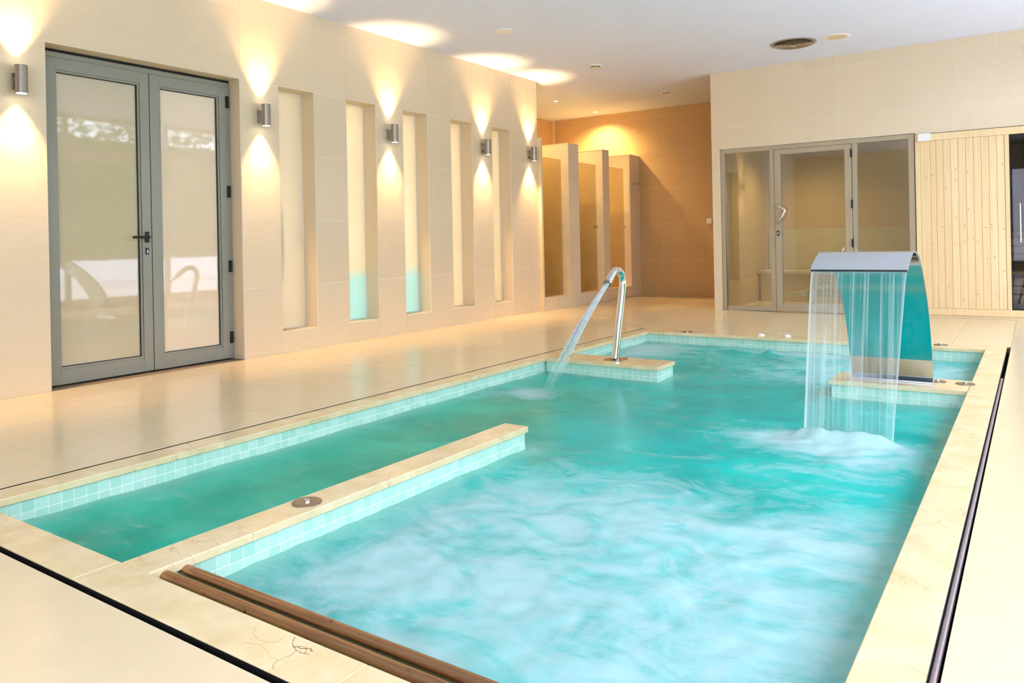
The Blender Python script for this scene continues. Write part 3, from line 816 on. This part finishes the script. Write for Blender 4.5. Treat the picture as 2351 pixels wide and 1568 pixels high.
# ------------------------------------------------------------------ curved jet pipe and its spray
jp = thing('jet_pipe', 'chrome curved water jet pipe spraying into the pool', 'water jet', (2.79, 5.367, 0))
pts = resample([(5.367, 0.0), (5.404, 0.15), (5.442, 0.292), (5.492, 0.46), (5.519, 0.56), (5.525, 0.62), (5.506, 0.672), (5.462, 0.705), (5.402, 0.708), (5.352, 0.685), (5.31, 0.655), (5.255, 0.612)], 4)
MB().tube([(2.79, p.y, p.z + 0.006) for p in pts], 0.03, 24).obj('pipe', 'chrome', jp, smooth=True)
d = (pts[-1] - pts[-3]).normalized(); e = pts[-1]
MB().tube([(2.79, e.y - d.y * 0.012, e.z + 0.006 - d.z * 0.012), (2.79, e.y + d.y * 0.004, e.z + 0.006 + d.z * 0.004)], 0.0325, 24).obj('nozzle', 'steel', jp, smooth=True)
MB().box(2.72, 2.86, 5.30, 5.455, 0.0, 0.006).obj('base_plate', 'lid', jp, bevel=0.001)
sp = []; rr = []
p0 = Vector((2.79, e.y + d.y * 0.005, e.z + 0.006 + d.z * 0.005)); v0 = Vector((-0.09, -1.0, -0.42)); 
for k in range(25):
    t = k / 24; q = Vector((2.79 - 0.09 * t, p0.y - 0.80 * t, p0.z - 0.60 * t - 0.135 * t * t)); sp.append(q); rr.append(0.024 + 0.045 * t)
m = MB(); rnd = random.Random(11); MK = []
for k in range(180):
    a = rnd.random() * 2 * PI; q = math.sqrt(rnd.random()); t1 = 0.35 + 0.65 * rnd.random() ** 0.6; t0_ = 0.0 if k < 140 else 0.2 * rnd.random()
    line = []; rads = []
    for i in range(13):
        t = t0_ + (t1 - t0_) * i / 12; c = sp[0] + Vector((-0.09 * t, -0.80 * t, -0.60 * t - 0.135 * t * t)); R_ = (0.018 + 0.040 * t) * q
        line.append(c + Vector((math.cos(a) * R_, math.sin(a) * R_ * 0.6, math.sin(a) * R_ * 0.8))); rads.append(0.0026 * (1 - 0.75 * i / 12))
        MK += [0.62 * (1 - i / 12.0) ** 0.8 + 0.04] * 5
    m.tube(line, 0.002, 5, caps=False, rads=rads)
o = m.obj('jet_spray', 'spray', smooth=True, origin=(2.75, 4.9, 0)); o['kind'] = 'stuff'
at = o.data.attributes.new('milk', 'FLOAT', 'POINT'); at.data.foreach_set('value', MK)
tag(o, 'fine white spray of water shooting from the chrome jet pipe', 'water', kind='stuff')

# ------------------------------------------------------------------ steel lids let into the coping
def lid(label, x, y, r, h=0.006, white=False):
    t = thing('coping_lid', label, 'lid', (x, y, 0.0), 'round lids on the pool coping')
    MB().lathe([(0.0, 0), (r, 0), (r, h * 0.6), (r - 0.004, h), (r * 0.55, h), (r * 0.53, h - 0.001), (0.0, h - 0.001)], (x, y, 0), 36).obj('disc', 'white' if white else 'lid', t, smooth=True)
    MB().lathe([(0.0, h - 0.001), (r * 0.22, h - 0.001), (r * 0.22, h + 0.006), (r * 0.17, h + 0.009), (0, h + 0.009)], (x, y, 0), 18).obj('knob', 'white' if white else 'chrome', t, smooth=True)
lid('round steel lid with knob on the divider cap beside the whirlpool', 3.306, 1.785, 0.056)
lid('round steel lid on the ledge under the jet spray', 2.335, 5.335, 0.055)
lid('round steel lid on the far coping by the left corner', 2.63, 7.30, 0.060)
lid('small white lid on the far coping, left one of the pair', 3.366, 7.352, 0.032, 0.012, True)
lid('small white lid on the far coping, right one of the pair', 3.603, 7.385, 0.034, 0.012, True)
lid('round steel lid on the far coping behind the waterfall arch', 4.896, 7.349, 0.054)
lid('round steel lid on the ledge to the right of the waterfall arch', 5.20, 5.488, 0.055)
lid('round steel lid at the foot of the waterfall arch', 5.045, 5.50, 0.05)

# ------------------------------------------------------------------ double door in the left wall
dr1 = thing('door_1', 'grey aluminium double door with frosted glass in the long wall', 'door', (-0.14, 3.16, 0), kind='structure')
ya, yb_ = DOOR1
fx0, fx1 = -0.20, -0.14
mb = MB(); zt = 2.375
mb.box(fx0, fx1, ya + 0.002, ya + 0.04, 0.004, zt).box(fx0, fx1, yb_ - 0.035, yb_ - 0.002, 0.004, zt).box(fx0, fx1, ya + 0.04, yb_ - 0.035, zt - 0.035, zt)
mb.obj('outer_frame', 'alu', dr1, bevel=0.003)
MB().box(fx0, fx1 - 0.01, ya + 0.002, yb_ - 0.002, zt, 2.398).obj('head_gap', 'black', dr1)
MB().box(fx0 - 0.1, fx0 - 0.09, ya, yb_, 0, 2.4).obj('backing', 'wall_body', dr1)
ym = 3.205
def leaf(a, b, handle):
    m = MB(); s = 0.075; zb_, zt_ = 0.012, zt - 0.037; br = 0.105; tr = 0.085
    m.box(fx0, fx1 + 0.006, a, a + s, zb_, zt_).box(fx0, fx1 + 0.006, b - s, b, zb_, zt_)
    m.box(fx0, fx1 + 0.006, a + s, b - s, zb_, zb_ + br).box(fx0, fx1 + 0.006, a + s, b - s, zt_ - tr, zt_)
    f = m.obj('leaf_frame', 'alu', dr1, bevel=0.003)
    bead = MB(); bw = 0.016; y0, y1, z0, z1 = a + s, b - s, zb_ + br, zt_ - tr
    bead.box(fx0 + 0.01, fx1 - 0.002, y0, y0 + bw, z0, z1).box(fx0 + 0.01, fx1 - 0.002, y1 - bw, y1, z0, z1)
    bead.box(fx0 + 0.01, fx1 - 0.002, y0 + bw, y1 - bw, z0, z0 + bw).box(fx0 + 0.01, fx1 - 0.002, y0 + bw, y1 - bw, z1 - bw, z1)
    bead.obj('glazing_bead', 'alu', f, bevel=0.002)
    gk = MB(); gw = 0.005; y0 += bw; y1 -= bw; z0 += bw; z1 -= bw
    gk.box(fx0 + 0.015, fx1 - 0.012, y0, y0 + gw, z0, z1).box(fx0 + 0.015, fx1 - 0.012, y1 - gw, y1, z0, z1).box(fx0 + 0.015, fx1 - 0.012, y0 + gw, y1 - gw, z1 - gw, z1).box(fx0 + 0.015, fx1 - 0.012, y0 + gw, y1 - gw, z0, z0 + gw)
    gk.obj('gasket', 'black', f)
    MB().box(fx0 + 0.02, fx1 - 0.022, y0, y1, z0, z1).obj('pane', 'frost_dark_reflection' if handle else 'frost_bright_reflection', f)
    if handle:
        hx = fx1 + 0.006; hy = b - 0.04; hz = 1.055
        hd = MB().tube([(hx, hy, hz - 0.018), (hx, hy, hz + 0.018)], 0.018, 16)
        hd = MB().box(hx, hx + 0.012, hy - 0.017, hy + 0.017, hz - 0.042, hz + 0.042)
        h = hd.obj('handle_plate', 'black', f, bevel=0.005)
        MB().tube([(hx + 0.01, hy, hz), (hx + 0.04, hy, hz), (hx + 0.052, hy - 0.012, hz), (hx + 0.054, hy - 0.06, hz), (hx + 0.05, hy - 0.135, hz)], 0.0105, 12).obj('lever', 'black', f, smooth=True)
        k = MB().box(hx, hx + 0.006, hy - 0.013, hy + 0.013, hz - 0.135, hz - 0.085).obj('keyhole_plate', 'black', f, bevel=0.002)
        MB().box(hx + 0.006, hx + 0.010, hy - 0.005, hy + 0.005, hz - 0.125, hz - 0.098).obj('lock_cylinder', 'chrome', f)
    else:
        for hz in (0.19, 0.80, 1.44, 2.21):
            MB().box(fx1 + 0.004, fx1 + 0.022, b - 0.012, b + 0.014, hz - 0.05, hz + 0.05).obj('hinge', 'black', f, bevel=0.002)
leaf(ya + 0.042, ym - 0.003, True); leaf(ym + 0.003, yb_ - 0.037, False)

# ------------------------------------------------------------------ wall sconces
def sconce(label, y, z=2.11):
    t = thing('wall_sconce', label, 'lamp', (0, y, z - 0.095), 'up and down sconces along the long wall')
    cx = 0.088; r = 0.037; h = 0.093
    m = MB().lathe([(r - 0.004, -h + 0.02), (r - 0.004, -h), (r, -h), (r, -0.008), (r - 0.0015, -0.008), (r - 0.0015, -0.006), (r, -0.006), (r, h), (r - 0.004, h), (r - 0.004, h - 0.02)], (cx, y, z), 28, True)
    m.obj('cylinder', 'steel', t, smooth=True)
    for s in (-1, 1): MB().lathe([(0, 0), (r - 0.005, 0), (r - 0.005, 0.004), (0, 0.004)], (cx, y, z + s * (h - 0.006) - 0.002), 20).obj('bulb', 'bulb', t)
    MB().box(0.001, 0.016, y - 0.028, y + 0.028, z - 0.06, z + 0.05).obj('back_plate', 'steel', t, bevel=0.003)
    MB().box(0.016, cx - r + 0.006, y - 0.012, y + 0.012, z - 0.03, z + 0.025).obj('arm', 'steel', t, bevel=0.002)
    for s in (-1, 1):
        for size, pw, bl in ((1.30, 1.1, 1.0),):
            l = bpy.data.lights.new('sconce_light', 'SPOT'); l.energy = LAMP_W * pw; l.color = LAMP_COLOR
            l.spot_size = size; l.spot_blend = bl; l.shadow_soft_size = 0.02
            o = bpy.data.objects.new('sconce_light', l); COL.objects.link(o); o.parent = t
            o.location = (cx - 0.026, 0, 0.095 + s * (h + 0.004)); o.rotation_euler = (0, 0, 0) if s < 0 else (PI, 0, 0)
sconce('steel up and down wall sconce left of the double door', 2.195, 2.10)
sconce('steel up and down wall sconce right beside the double door', 4.136, 2.105)
sconce('steel up and down wall sconce between the second and third niche windows', 5.75, 2.115)
sconce('steel up and down wall sconce between the fourth and fifth niche windows', 7.394, 2.12)
sconce('steel up and down wall sconce at the corner by the showers', 8.435, 2.122)

# ------------------------------------------------------------------ shower stalls
SXP = 0.05
PH = 2.35
def partition(name, label, y0, y1, hooks=False):
    t = thing(name, label, 'partition', (-0.3, (y0 + y1) / 2, 0))
    b = MB().box(XW, SXP - 0.0085, y0 + 0.0065, y1 - 0.0005, 0, PH).obj('core', 'grout', t)
    MB().box(XW, SXP, y0, y0 + 0.0065, 0, PH).obj('reveal_slab', 'reveal', t)
    MB().box(XW, SXP + 0.004, y0 - 0.004, y1, PH, PH + 0.012).obj('cap', 'reveal', t)
    tile_wall(t, 'wall_tile', 'x', SXP, 1, [y0 + 0.0065, y1], [0, 0.6, 1.2, 1.8, PH])
    if hooks:
        for yy_ in hooks:
            h = MB().lathe([(0, 0), (0.018, 0), (0.018, 0.006), (0, 0.006)], (0, 0, 0), 14)
            h.v = [(SXP + 0.001 + z, yy_ + x, 1.89 + y) for x, y, z in h.v]
            h.tube([(SXP + 0.006, yy_, 1.89), (SXP + 0.04, yy_, 1.885), (SXP + 0.05, yy_, 1.90)], 0.007, 8)
            h.obj('hook', 'steel', t, smooth=True)
    return t
partition('shower_partition', 'thin tiled shower partition against the end of the long wall', YE + 0.001, 8.70)
partition('shower_partition', 'tiled shower partition between the first and second bronze glass doors', 9.40, 9.70)
partition('shower_partition', 'tiled shower partition between the second and third bronze glass doors', 10.45, 10.67)
partition('shower_partition', 'tiled shower partition with two hooks against the corridor end wall', 11.41, YC - 0.001, (11.55, 11.73))
def kerb(label, y0, y1):
    t = thing('shower_kerb', label, 'kerb', (0, (y0 + y1) / 2, 0))
    MB().box(-0.12, SXP - 0.0085, y0 + 0.001, y1 - 0.001, 0, 0.168).obj('core', 'grout', t)
    MB().box(-0.125, SXP + 0.002, y0 + 0.001, y1 - 0.001, 0.168, 0.18).obj('cap', 'reveal', t)
    ym_ = (y0 + y1) / 2
    tile_wall(t, 'wall_tile', 'x', SXP, 1, [y0 + 0.001, ym_, y1 - 0.001], [0, 0.168])
def glassdoor(label, y0, y1):
    t = thing('shower_door', label, 'shower door', (-0.02, (y0 + y1) / 2, 0.18), 'bronze glass shower doors')
    MB().box(-0.024, -0.016, y0 + 0.002, y1, 0.183, 2.12).obj('pane', 'bronze_glass', t)
    for s in (-1, 1):
        k = MB().lathe([(0.008, 0), (0.008, 0.014), (0.018, 0.016), (0.018, 0.034), (0.012, 0.038), (0, 0.038)], (0, 0, 0), 14)
        k.v = [(-0.02 + s * (0.004 + z), y1 - 0.04 + x, 1.16 + y) for x, y, z in k.v]
        k.obj('knob', 'chrome', t, smooth=True)
for (a, b, n1, n2) in ((8.70, 9.40, 'nearest the long wall', 'first'), (9.70, 10.45, 'in the middle stall', 'second'), (10.67, 11.41, 'in the stall nearest the corridor end', 'third')):
    kerb('low tiled kerb under the %s bronze glass shower door' % n2, a, b)
    glassdoor('bronze tinted glass shower door %s' % n1, a, b - 0.10)

# ------------------------------------------------------------------ glass front in the back wall
d2 = thing('door_2', 'taupe aluminium glass front with hinged door and side panes', 'door', (3.3, YB, 0), kind='structure')
yf0, yf1 = YB + 0.004, YB + 0.06
ox0, ox1, oz = 2.165, 4.445, 2.11
mb = MB(); s = 0.06
mb.box(ox0, ox0 + s, yf0, yf1, 0.003, oz).box(ox1 - s, ox1, yf0, yf1, 0.003, oz).box(ox0 + s, ox1 - s, yf0, yf1, oz - 0.055, oz)
mb.box(2.80, 2.855, yf0, yf1, 0.003, oz - 0.055).box(3.775, 3.83, yf0, yf1, 0.003, oz - 0.055)
mb.box(ox0 + s, 2.80, yf0, yf1, 0.003, 0.06).box(3.83, ox1 - s, yf0, yf1, 0.003, 0.06)
mb.obj('outer_frame', 'alu_tan', d2, bevel=0.004)
MB().box(ox0 + s, 2.80, YB + 0.028, YB + 0.034, 0.06, oz - 0.055).obj('side_pane', 'door_glass', d2)
MB().box(3.83, ox1 - s, YB + 0.028, YB + 0.034, 0.06, oz - 0.055).obj('side_pane', 'door_glass', d2)
lx0, lx1, lz0, lz1 = 2.860, 3.770, 0.012, oz - 0.060; ls = 0.075
mb = MB().box(lx0, lx0 + ls, yf0 - 0.008, yf1, lz0, lz1).box(lx1 - ls, lx1, yf0 - 0.008, yf1, lz0, lz1)
mb.box(lx0 + ls, lx1 - ls, yf0 - 0.008, yf1, lz0, lz0 + 0.1).box(lx0 + ls, lx1 - ls, yf0 - 0.008, yf1, lz1 - 0.06, lz1)
lf = mb.obj('leaf_frame', 'alu_tan', d2, bevel=0.004)
MB().box(lx0 + ls, lx1 - ls, YB + 0.028, YB + 0.034, lz0 + 0.1, lz1 - 0.06).obj('pane', 'door_glass', lf)
for hz in (0.22, 0.86, 1.33, 1.94):
    MB().box(3.762, 3.782, yf0 - 0.022, yf0 - 0.006, hz - 0.05, hz + 0.05).obj('hinge', 'black', lf, bevel=0.002)
hx = lx0 + 0.035; hy = yf0 - 0.010
MB().tube([(hx, hy, 1.345), (hx + 0.01, hy - 0.045, 1.343), (hx + 0.05, hy - 0.055, 1.325), (hx + 0.095, hy - 0.055, 1.295), (hx + 0.098, hy - 0.055, 1.27), (hx + 0.06, hy - 0.055, 1.20), (hx + 0.022, hy - 0.05, 1.145), (hx + 0.01, hy - 0.03, 1.135), (hx, hy, 1.135)], 0.014, 12).obj('pull_handle', 'chrome', lf, smooth=True)
MB().box(hx - 0.016, hx + 0.016, hy - 0.004, hy + 0.002, 0.965, 1.03).obj('keyhole_plate', 'black', lf, bevel=0.002)
MB().box(hx - 0.006, hx + 0.006, hy - 0.008, hy - 0.003, 0.98, 1.015).obj('lock_cylinder', 'chrome', lf)
# steam room behind the glass
t = MB().box(XC + 0.12, 4.47, 11.9, 12.0, 0, 2.4).obj('wall_steam_room', 'tan_tile'); tag(t, 'tan tiled wall at the back of the steam room', 'wall', kind='structure')
t = MB().box(XC + 0.12, 4.47, YB + 0.15, 12.0, 2.35, 2.45).obj('ceiling_steam_room', 'ceiling'); tag(t, 'low ceiling of the steam room behind the glass front', 'ceiling', kind='structure')
bn = thing('steam_room_bench', 'stone bench along the steam room wall behind the glass front', 'bench', (3.3, 11.6, 0))
MB().box(2.2, 4.44, 11.30, 11.88, 0, 0.40).obj('plinth', 'tan_tile', bn); MB().box(2.18, 4.45, 11.27, 11.885, 0.40, 0.45).obj('seat', 'bench', bn, bevel=0.006)
MB().box(2.18, 4.45, 11.84, 11.89, 0.45, 1.06).obj('backrest', 'bench', bn, bevel=0.004)

l = bpy.data.lights.new('steam_room_added_light', 'SPOT'); l.energy = 90; l.color = (1.0, 0.78, 0.5); l.spot_size = 2.6; l.spot_blend = 1; l.shadow_soft_size = 0.05
tl = thing('steam_room_added_lamp', 'small unseen ceiling lamp added to light the steam room', 'lamp', (2.9, 10.9, 2.35))  # unseen lamp, added to brighten the room behind the glass front
MB().lathe([(0, 0), (0.06, 0), (0.06, -0.012), (0, -0.014)], (2.9, 10.9, 2.35), 20).obj('diffuser', 'bulb', tl)
o = bpy.data.objects.new('steam_room_added_light', l); COL.objects.link(o); o.parent = tl; o.location = (0, 0, -0.03)

# ------------------------------------------------------------------ sauna cabin
sa = thing('sauna_cabin', 'pale spruce sauna front with vertical planks and smoked glass door', 'sauna', (5.4, YB, 0))
sy0 = YB - 0.012; sy1 = YB + 0.04
px = [4.456, 4.509, 4.585, 4.628, 4.700, 4.772, 4.845, 4.917, 4.990, 5.062, 5.135, 5.207, 5.28]
px = [4.456, 4.509, 4.608, 4.664, 4.736, 4.810, 4.882, 4.955, 5.028, 5.100, 5.173, 5.246, 5.318]
for i in range(len(px) - 1):
    a, b = px[i], px[i + 1]; g_ = 0.0011
    if i == 0:
        MB().box(a, b - g_, sy0 - 0.004, sy1, 0.11, 2.012).obj('corner_trim', 'pine', sa, bevel=0.002)
    else:
        pl = MB().box(a + g_, b - g_, sy0, sy1, 0.11, 2.012).obj('plank', 'pine', sa, bevel=0.0015)
        rnd = random.Random(i)
        for k in range(rnd.choice((2, 3, 4))):
            kx = a + 0.012 + rnd.random() * (b - a - 0.024); kz = 0.2 + rnd.random() * 1.75
            kn = MB().lathe([(0, 0), (0.0055, 0), (0.0055, 0.0008), (0, 0.0008)], (0, 0, 0), 10)
            kn.v = [(kx + x, sy0 - z, kz + y * 0.85) for x, y, z in kn.v]; kn.obj('knot', 'knot', pl)
MB().box(5.318 + 0.002, 5.36, sy0 - 0.004, sy1, 0.11, 2.012).obj('door_post', 'pine', sa, bevel=0.002)
MB().box(6.05, 6.40, sy0 - 0.004, sy1, 0.11, 2.012).obj('side_panel', 'pine', sa, bevel=0.002)
MB().box(4.456, 6.40, sy0 - 0.006, sy1, 2.014, 2.092).obj('top_rail', 'pine', sa, bevel=0.003)
MB().box(4.456, 6.40, sy0 - 0.008, sy1, 0.034, 0.108).obj('bottom_rail', 'pine', sa, bevel=0.003)
MB().box(4.456, 6.40, sy0 + 0.01, sy1, 0.001, 0.034).obj('plinth', 'floor_tile', sa)
MB().box(4.458, 5.318, sy1 - 0.045, sy1 + 0.004, 0.1, 2.02).obj('backing', 'knot', sa)
sd = MB().box(5.372, 6.045, YB - 0.002, YB + 0.006, 0.125, 2.0).obj('glass_door', 'sauna_glass', sa)
ds = MB().box(5.361, 5.369, YB - 0.006, YB + 0.03, 0.115, 2.008).box(5.369, 6.049, YB - 0.006, YB + 0.03, 2.001, 2.008).box(5.369, 6.049, YB - 0.006, YB + 0.03, 0.115, 0.122)
ds.obj('door_seal', 'black', sd)
MB().tube([(5.452, YB - 0.045, 0.845), (5.452, YB - 0.045, 1.262)], 0.011, 12).obj('bar_handle', 'satin', sd, smooth=True)
for hz in (0.90, 1.21): MB().tube([(5.452, YB - 0.045, hz), (5.452, YB - 0.001, hz)], 0.006, 8).obj('handle_standoff', 'satin', sd, smooth=True)
MB().box(4.456, 6.4, 11.75, 11.8, 0, 2.1).obj('rear_wall', 'darkwood', sa)
MB().box(4.47, 4.50, YB + 0.06, 11.75, 0, 2.1).obj('side_wall', 'darkwood', sa)
MB().box(6.38, 6.42, YB + 0.06, 11.8, 0, 2.1).obj('side_wall', 'darkwood', sa)
MB().box(4.47, 6.42, YB + 0.06, 11.8, 2.1, 2.14).obj('roof', 'darkwood', sa)
for (bz, by, nm, lb) in ((0.45, 10.75, 'sauna_bench', 'lower slatted bench inside the sauna'), (0.92, 11.26, 'sauna_bench', 'upper slatted bench inside the sauna')):
    sb = thing(nm, lb, 'bench', (5.45, by + 0.25, 0))
    for k in range(5): MB().box(4.52, 6.36, by + k * 0.1, by + k * 0.1 + 0.085, bz, bz + 0.028).obj('slat', 'benchwood', sb, bevel=0.004)
    for k in range(3 if bz < 0.6 else 3): MB().box(4.52, 6.36, by + 0.005, by + 0.03, bz - 0.05 - k * 0.1 - 0.08, bz - 0.05 - k * 0.1).obj('apron_slat', 'benchwood', sb, bevel=0.004)
    MB().box(4.55, 4.60, by + 0.03, by + 0.45, 0, bz).obj('support', 'benchwood', sb); MB().box(6.28, 6.33, by + 0.03, by + 0.45, 0, bz).obj('support', 'benchwood', sb)
for k in range(3):
    pass
o = MB().box(4.487, 4.617, YB - 0.064, YB - 0.0205, 2.008, 2.096).obj('white_box', 'white', bevel=0.006)
tag(o, 'small white plastic box fixed at the top corner of the sauna front', 'box')

# ------------------------------------------------------------------ ceiling fittings
def ring_vent(name, label, cat, x, y, r, mat='white', rings=0):
    t = thing(name, label, cat, (x, y, H))
    if rings:
        MB().lathe([(r * 0.86, 0.0), (r, 0.0), (r, -0.008), (r * 0.97, -0.012), (r * 0.86, -0.012)], (x, y, H), 48, True).obj('rim', 'steel', t, smooth=True)
        MB().lathe([(0, 0.0005), (r * 0.86, 0.0005), (r * 0.86, -0.0005), (0, -0.0005)], (x, y, H - 0.001), 48).obj('throat', 'slot', t)
        for k in range(rings):
            ro = r * 0.84 - 0.031 * k
            MB().lathe([(ro - 0.026, -0.001), (ro, -0.018), (ro - 0.003, -0.020), (ro - 0.030, -0.003)], (x, y, H - 0.002), 40, True).obj('ring', 'steel', t, smooth=True)
        MB().lathe([(0, -0.018), (0.020, -0.022), (0.034, -0.030), (0, -0.034)], (x, y, H - 0.002), 24).obj('hub', 'chrome', t, smooth=True)
    else:
        MB().lathe([(0, 0), (r, 0), (r, -0.004), (r * 0.93, -0.010), (r * 0.80, -0.010), (r * 0.79, -0.007), (0, -0.007)], (x, y, H), 40).obj('rim', mat, t, smooth=True)
        MB().lathe([(0, 0), (r * 0.76, 0), (r * 0.76, -0.003), (0, -0.004)], (x, y, H - 0.007), 32).obj('grille', 'wall_body' if r > 0.1 else mat, t, smooth=True)
    return t
ring_vent('air_diffuser', 'round steel air diffuser with concentric rings on the ceiling', 'vent', 3.365, 8.785, 0.245, rings=6)
ring_vent('ceiling_speaker', 'large round cream speaker cover beside the steel air diffuser', 'speaker', 3.82, 8.79, 0.14)
ring_vent('ceiling_speaker', 'round white speaker cover on the ceiling above the niche windows', 'speaker', 1.093, 6.323, 0.10)
def extract(label, x, y):
    t = thing('ceiling_valve', label, 'vent', (x, y, H), 'white extract valves on the ceiling')
    MB().lathe([(0.065, 0), (0.082, 0), (0.082, -0.006), (0.068, -0.014), (0.062, -0.010)], (x, y, H), 32, True).obj('rim', 'white', t, smooth=True)
    MB().lathe([(0, 0), (0.064, 0), (0.064, -0.001), (0, -0.001)], (x, y, H - 0.001), 32).obj('throat', 'slot', t)
    MB().lathe([(0, -0.012), (0.040, -0.012), (0.046, -0.018), (0.03, -0.024), (0, -0.025)], (x, y, H), 28).obj('disc', 'wall_body', t, smooth=True)
extract('white round extract valve on the ceiling before the corridor', 1.087, 8.34)
extract('white round extract valve on the ceiling inside the corridor', 1.091, 10.53)
o = MB().box(1.757, 2.127, 6.66, 7.007, H - 0.0025, H - 0.0002).obj('access_panel', 'ceiling', bevel=0.001); tag(o, 'square flush access panel in the white ceiling', 'panel')
def downlight(label, x, y, power):
    t = thing('downlight', label, 'lamp', (x, y, H), 'recessed downlights over the showers')
    MB().lathe([(0.026, 0), (0.04, 0), (0.04, -0.004), (0.030, -0.006)], (x, y, H), 24, True).obj('rim', 'white', t, smooth=True)
    MB().lathe([(0, 0), (0.028, 0), (0.028, -0.003), (0, -0.003)], (x, y, H - 0.001), 20).obj('bulb', 'bulb', t)
    l = bpy.data.lights.new('downlight_light', 'SPOT'); l.energy = power; l.color = (1.0, 0.70, 0.34); l.spot_size = 2.5; l.spot_blend = 1.0; l.shadow_soft_size = 0.025
    o = bpy.data.objects.new('downlight_light', l); COL.objects.link(o); o.parent = t; o.location = (0, 0, -0.02)
downlight('unseen recessed downlight added over the shower stall nearest the long wall', -0.55, 9.02, 60)  # out of view, added to light the first stall
downlight('glowing recessed downlight over the middle shower stall', -0.553, 10.09, 60)
downlight('glowing recessed downlight over the shower stall nearest the corridor end', -0.564, 11.40, 190)
o = thing('wall_switch', 'small white switch plate on the tan corridor end wall', 'switch', (1.257, YC, 1.18))
MB().box(1.215, 1.298, YC - 0.010, YC - 0.001, 1.18, 1.263).obj('plate', 'white', o, bevel=0.003); MB().box(1.235, 1.278, YC - 0.014, YC - 0.010, 1.2, 1.243).obj('rocker', 'white', o, bevel=0.002)

# ------------------------------------------------------------------ garden behind the glazing (seen in reflections)
o = MB().box(19.0, 19.3, -14, 34, -0.08, 0.60).obj('garden_wall', 'garden_white'); tag(o, 'low white garden wall in front of the hedge outside', 'wall', kind='structure')
rnd = random.Random(3)
V = []; F = []
for k in range(24000):
    y = -10 + rnd.random() * 42; hgt = 5.35 + 0.5 * noise.noise(Vector((y * 0.8, 0, 0))) + 0.35 * noise.noise(Vector((y * 3, 3, 0)))
    z = 0.3 + (hgt - 0.3) * rnd.random() ** 0.7; x = 19.9 + 0.35 * noise.noise(Vector((y * 2, z * 2, 5))) + rnd.random() * 0.4
    a = Vector((rnd.gauss(0, 1), rnd.gauss(0, 1), rnd.gauss(0, 1))).normalized(); b = a.orthogonal().normalized(); s = 0.09 + 0.09 * rnd.random(); p = Vector((x, y, z)); i = len(V)
    V += [tuple(p - a * s), tuple(p + b * s * 0.6), tuple(p + a * s), tuple(p - b * s * 0.6)]; F.append((i, i + 1, i + 2, i + 3))
hg = thing('hedge', 'tall clipped green hedge outside the garden glazing', 'hedge', (20.3, 10, -0.08))
m = MB(); m.v = V; m.f = F; o = m.obj('leaves', 'leaf', hg); o['kind'] = 'stuff'
MB().box(20.25, 21.2, -11, 33, -0.08, 4.7).obj('inner_growth', 'leaf', hg)
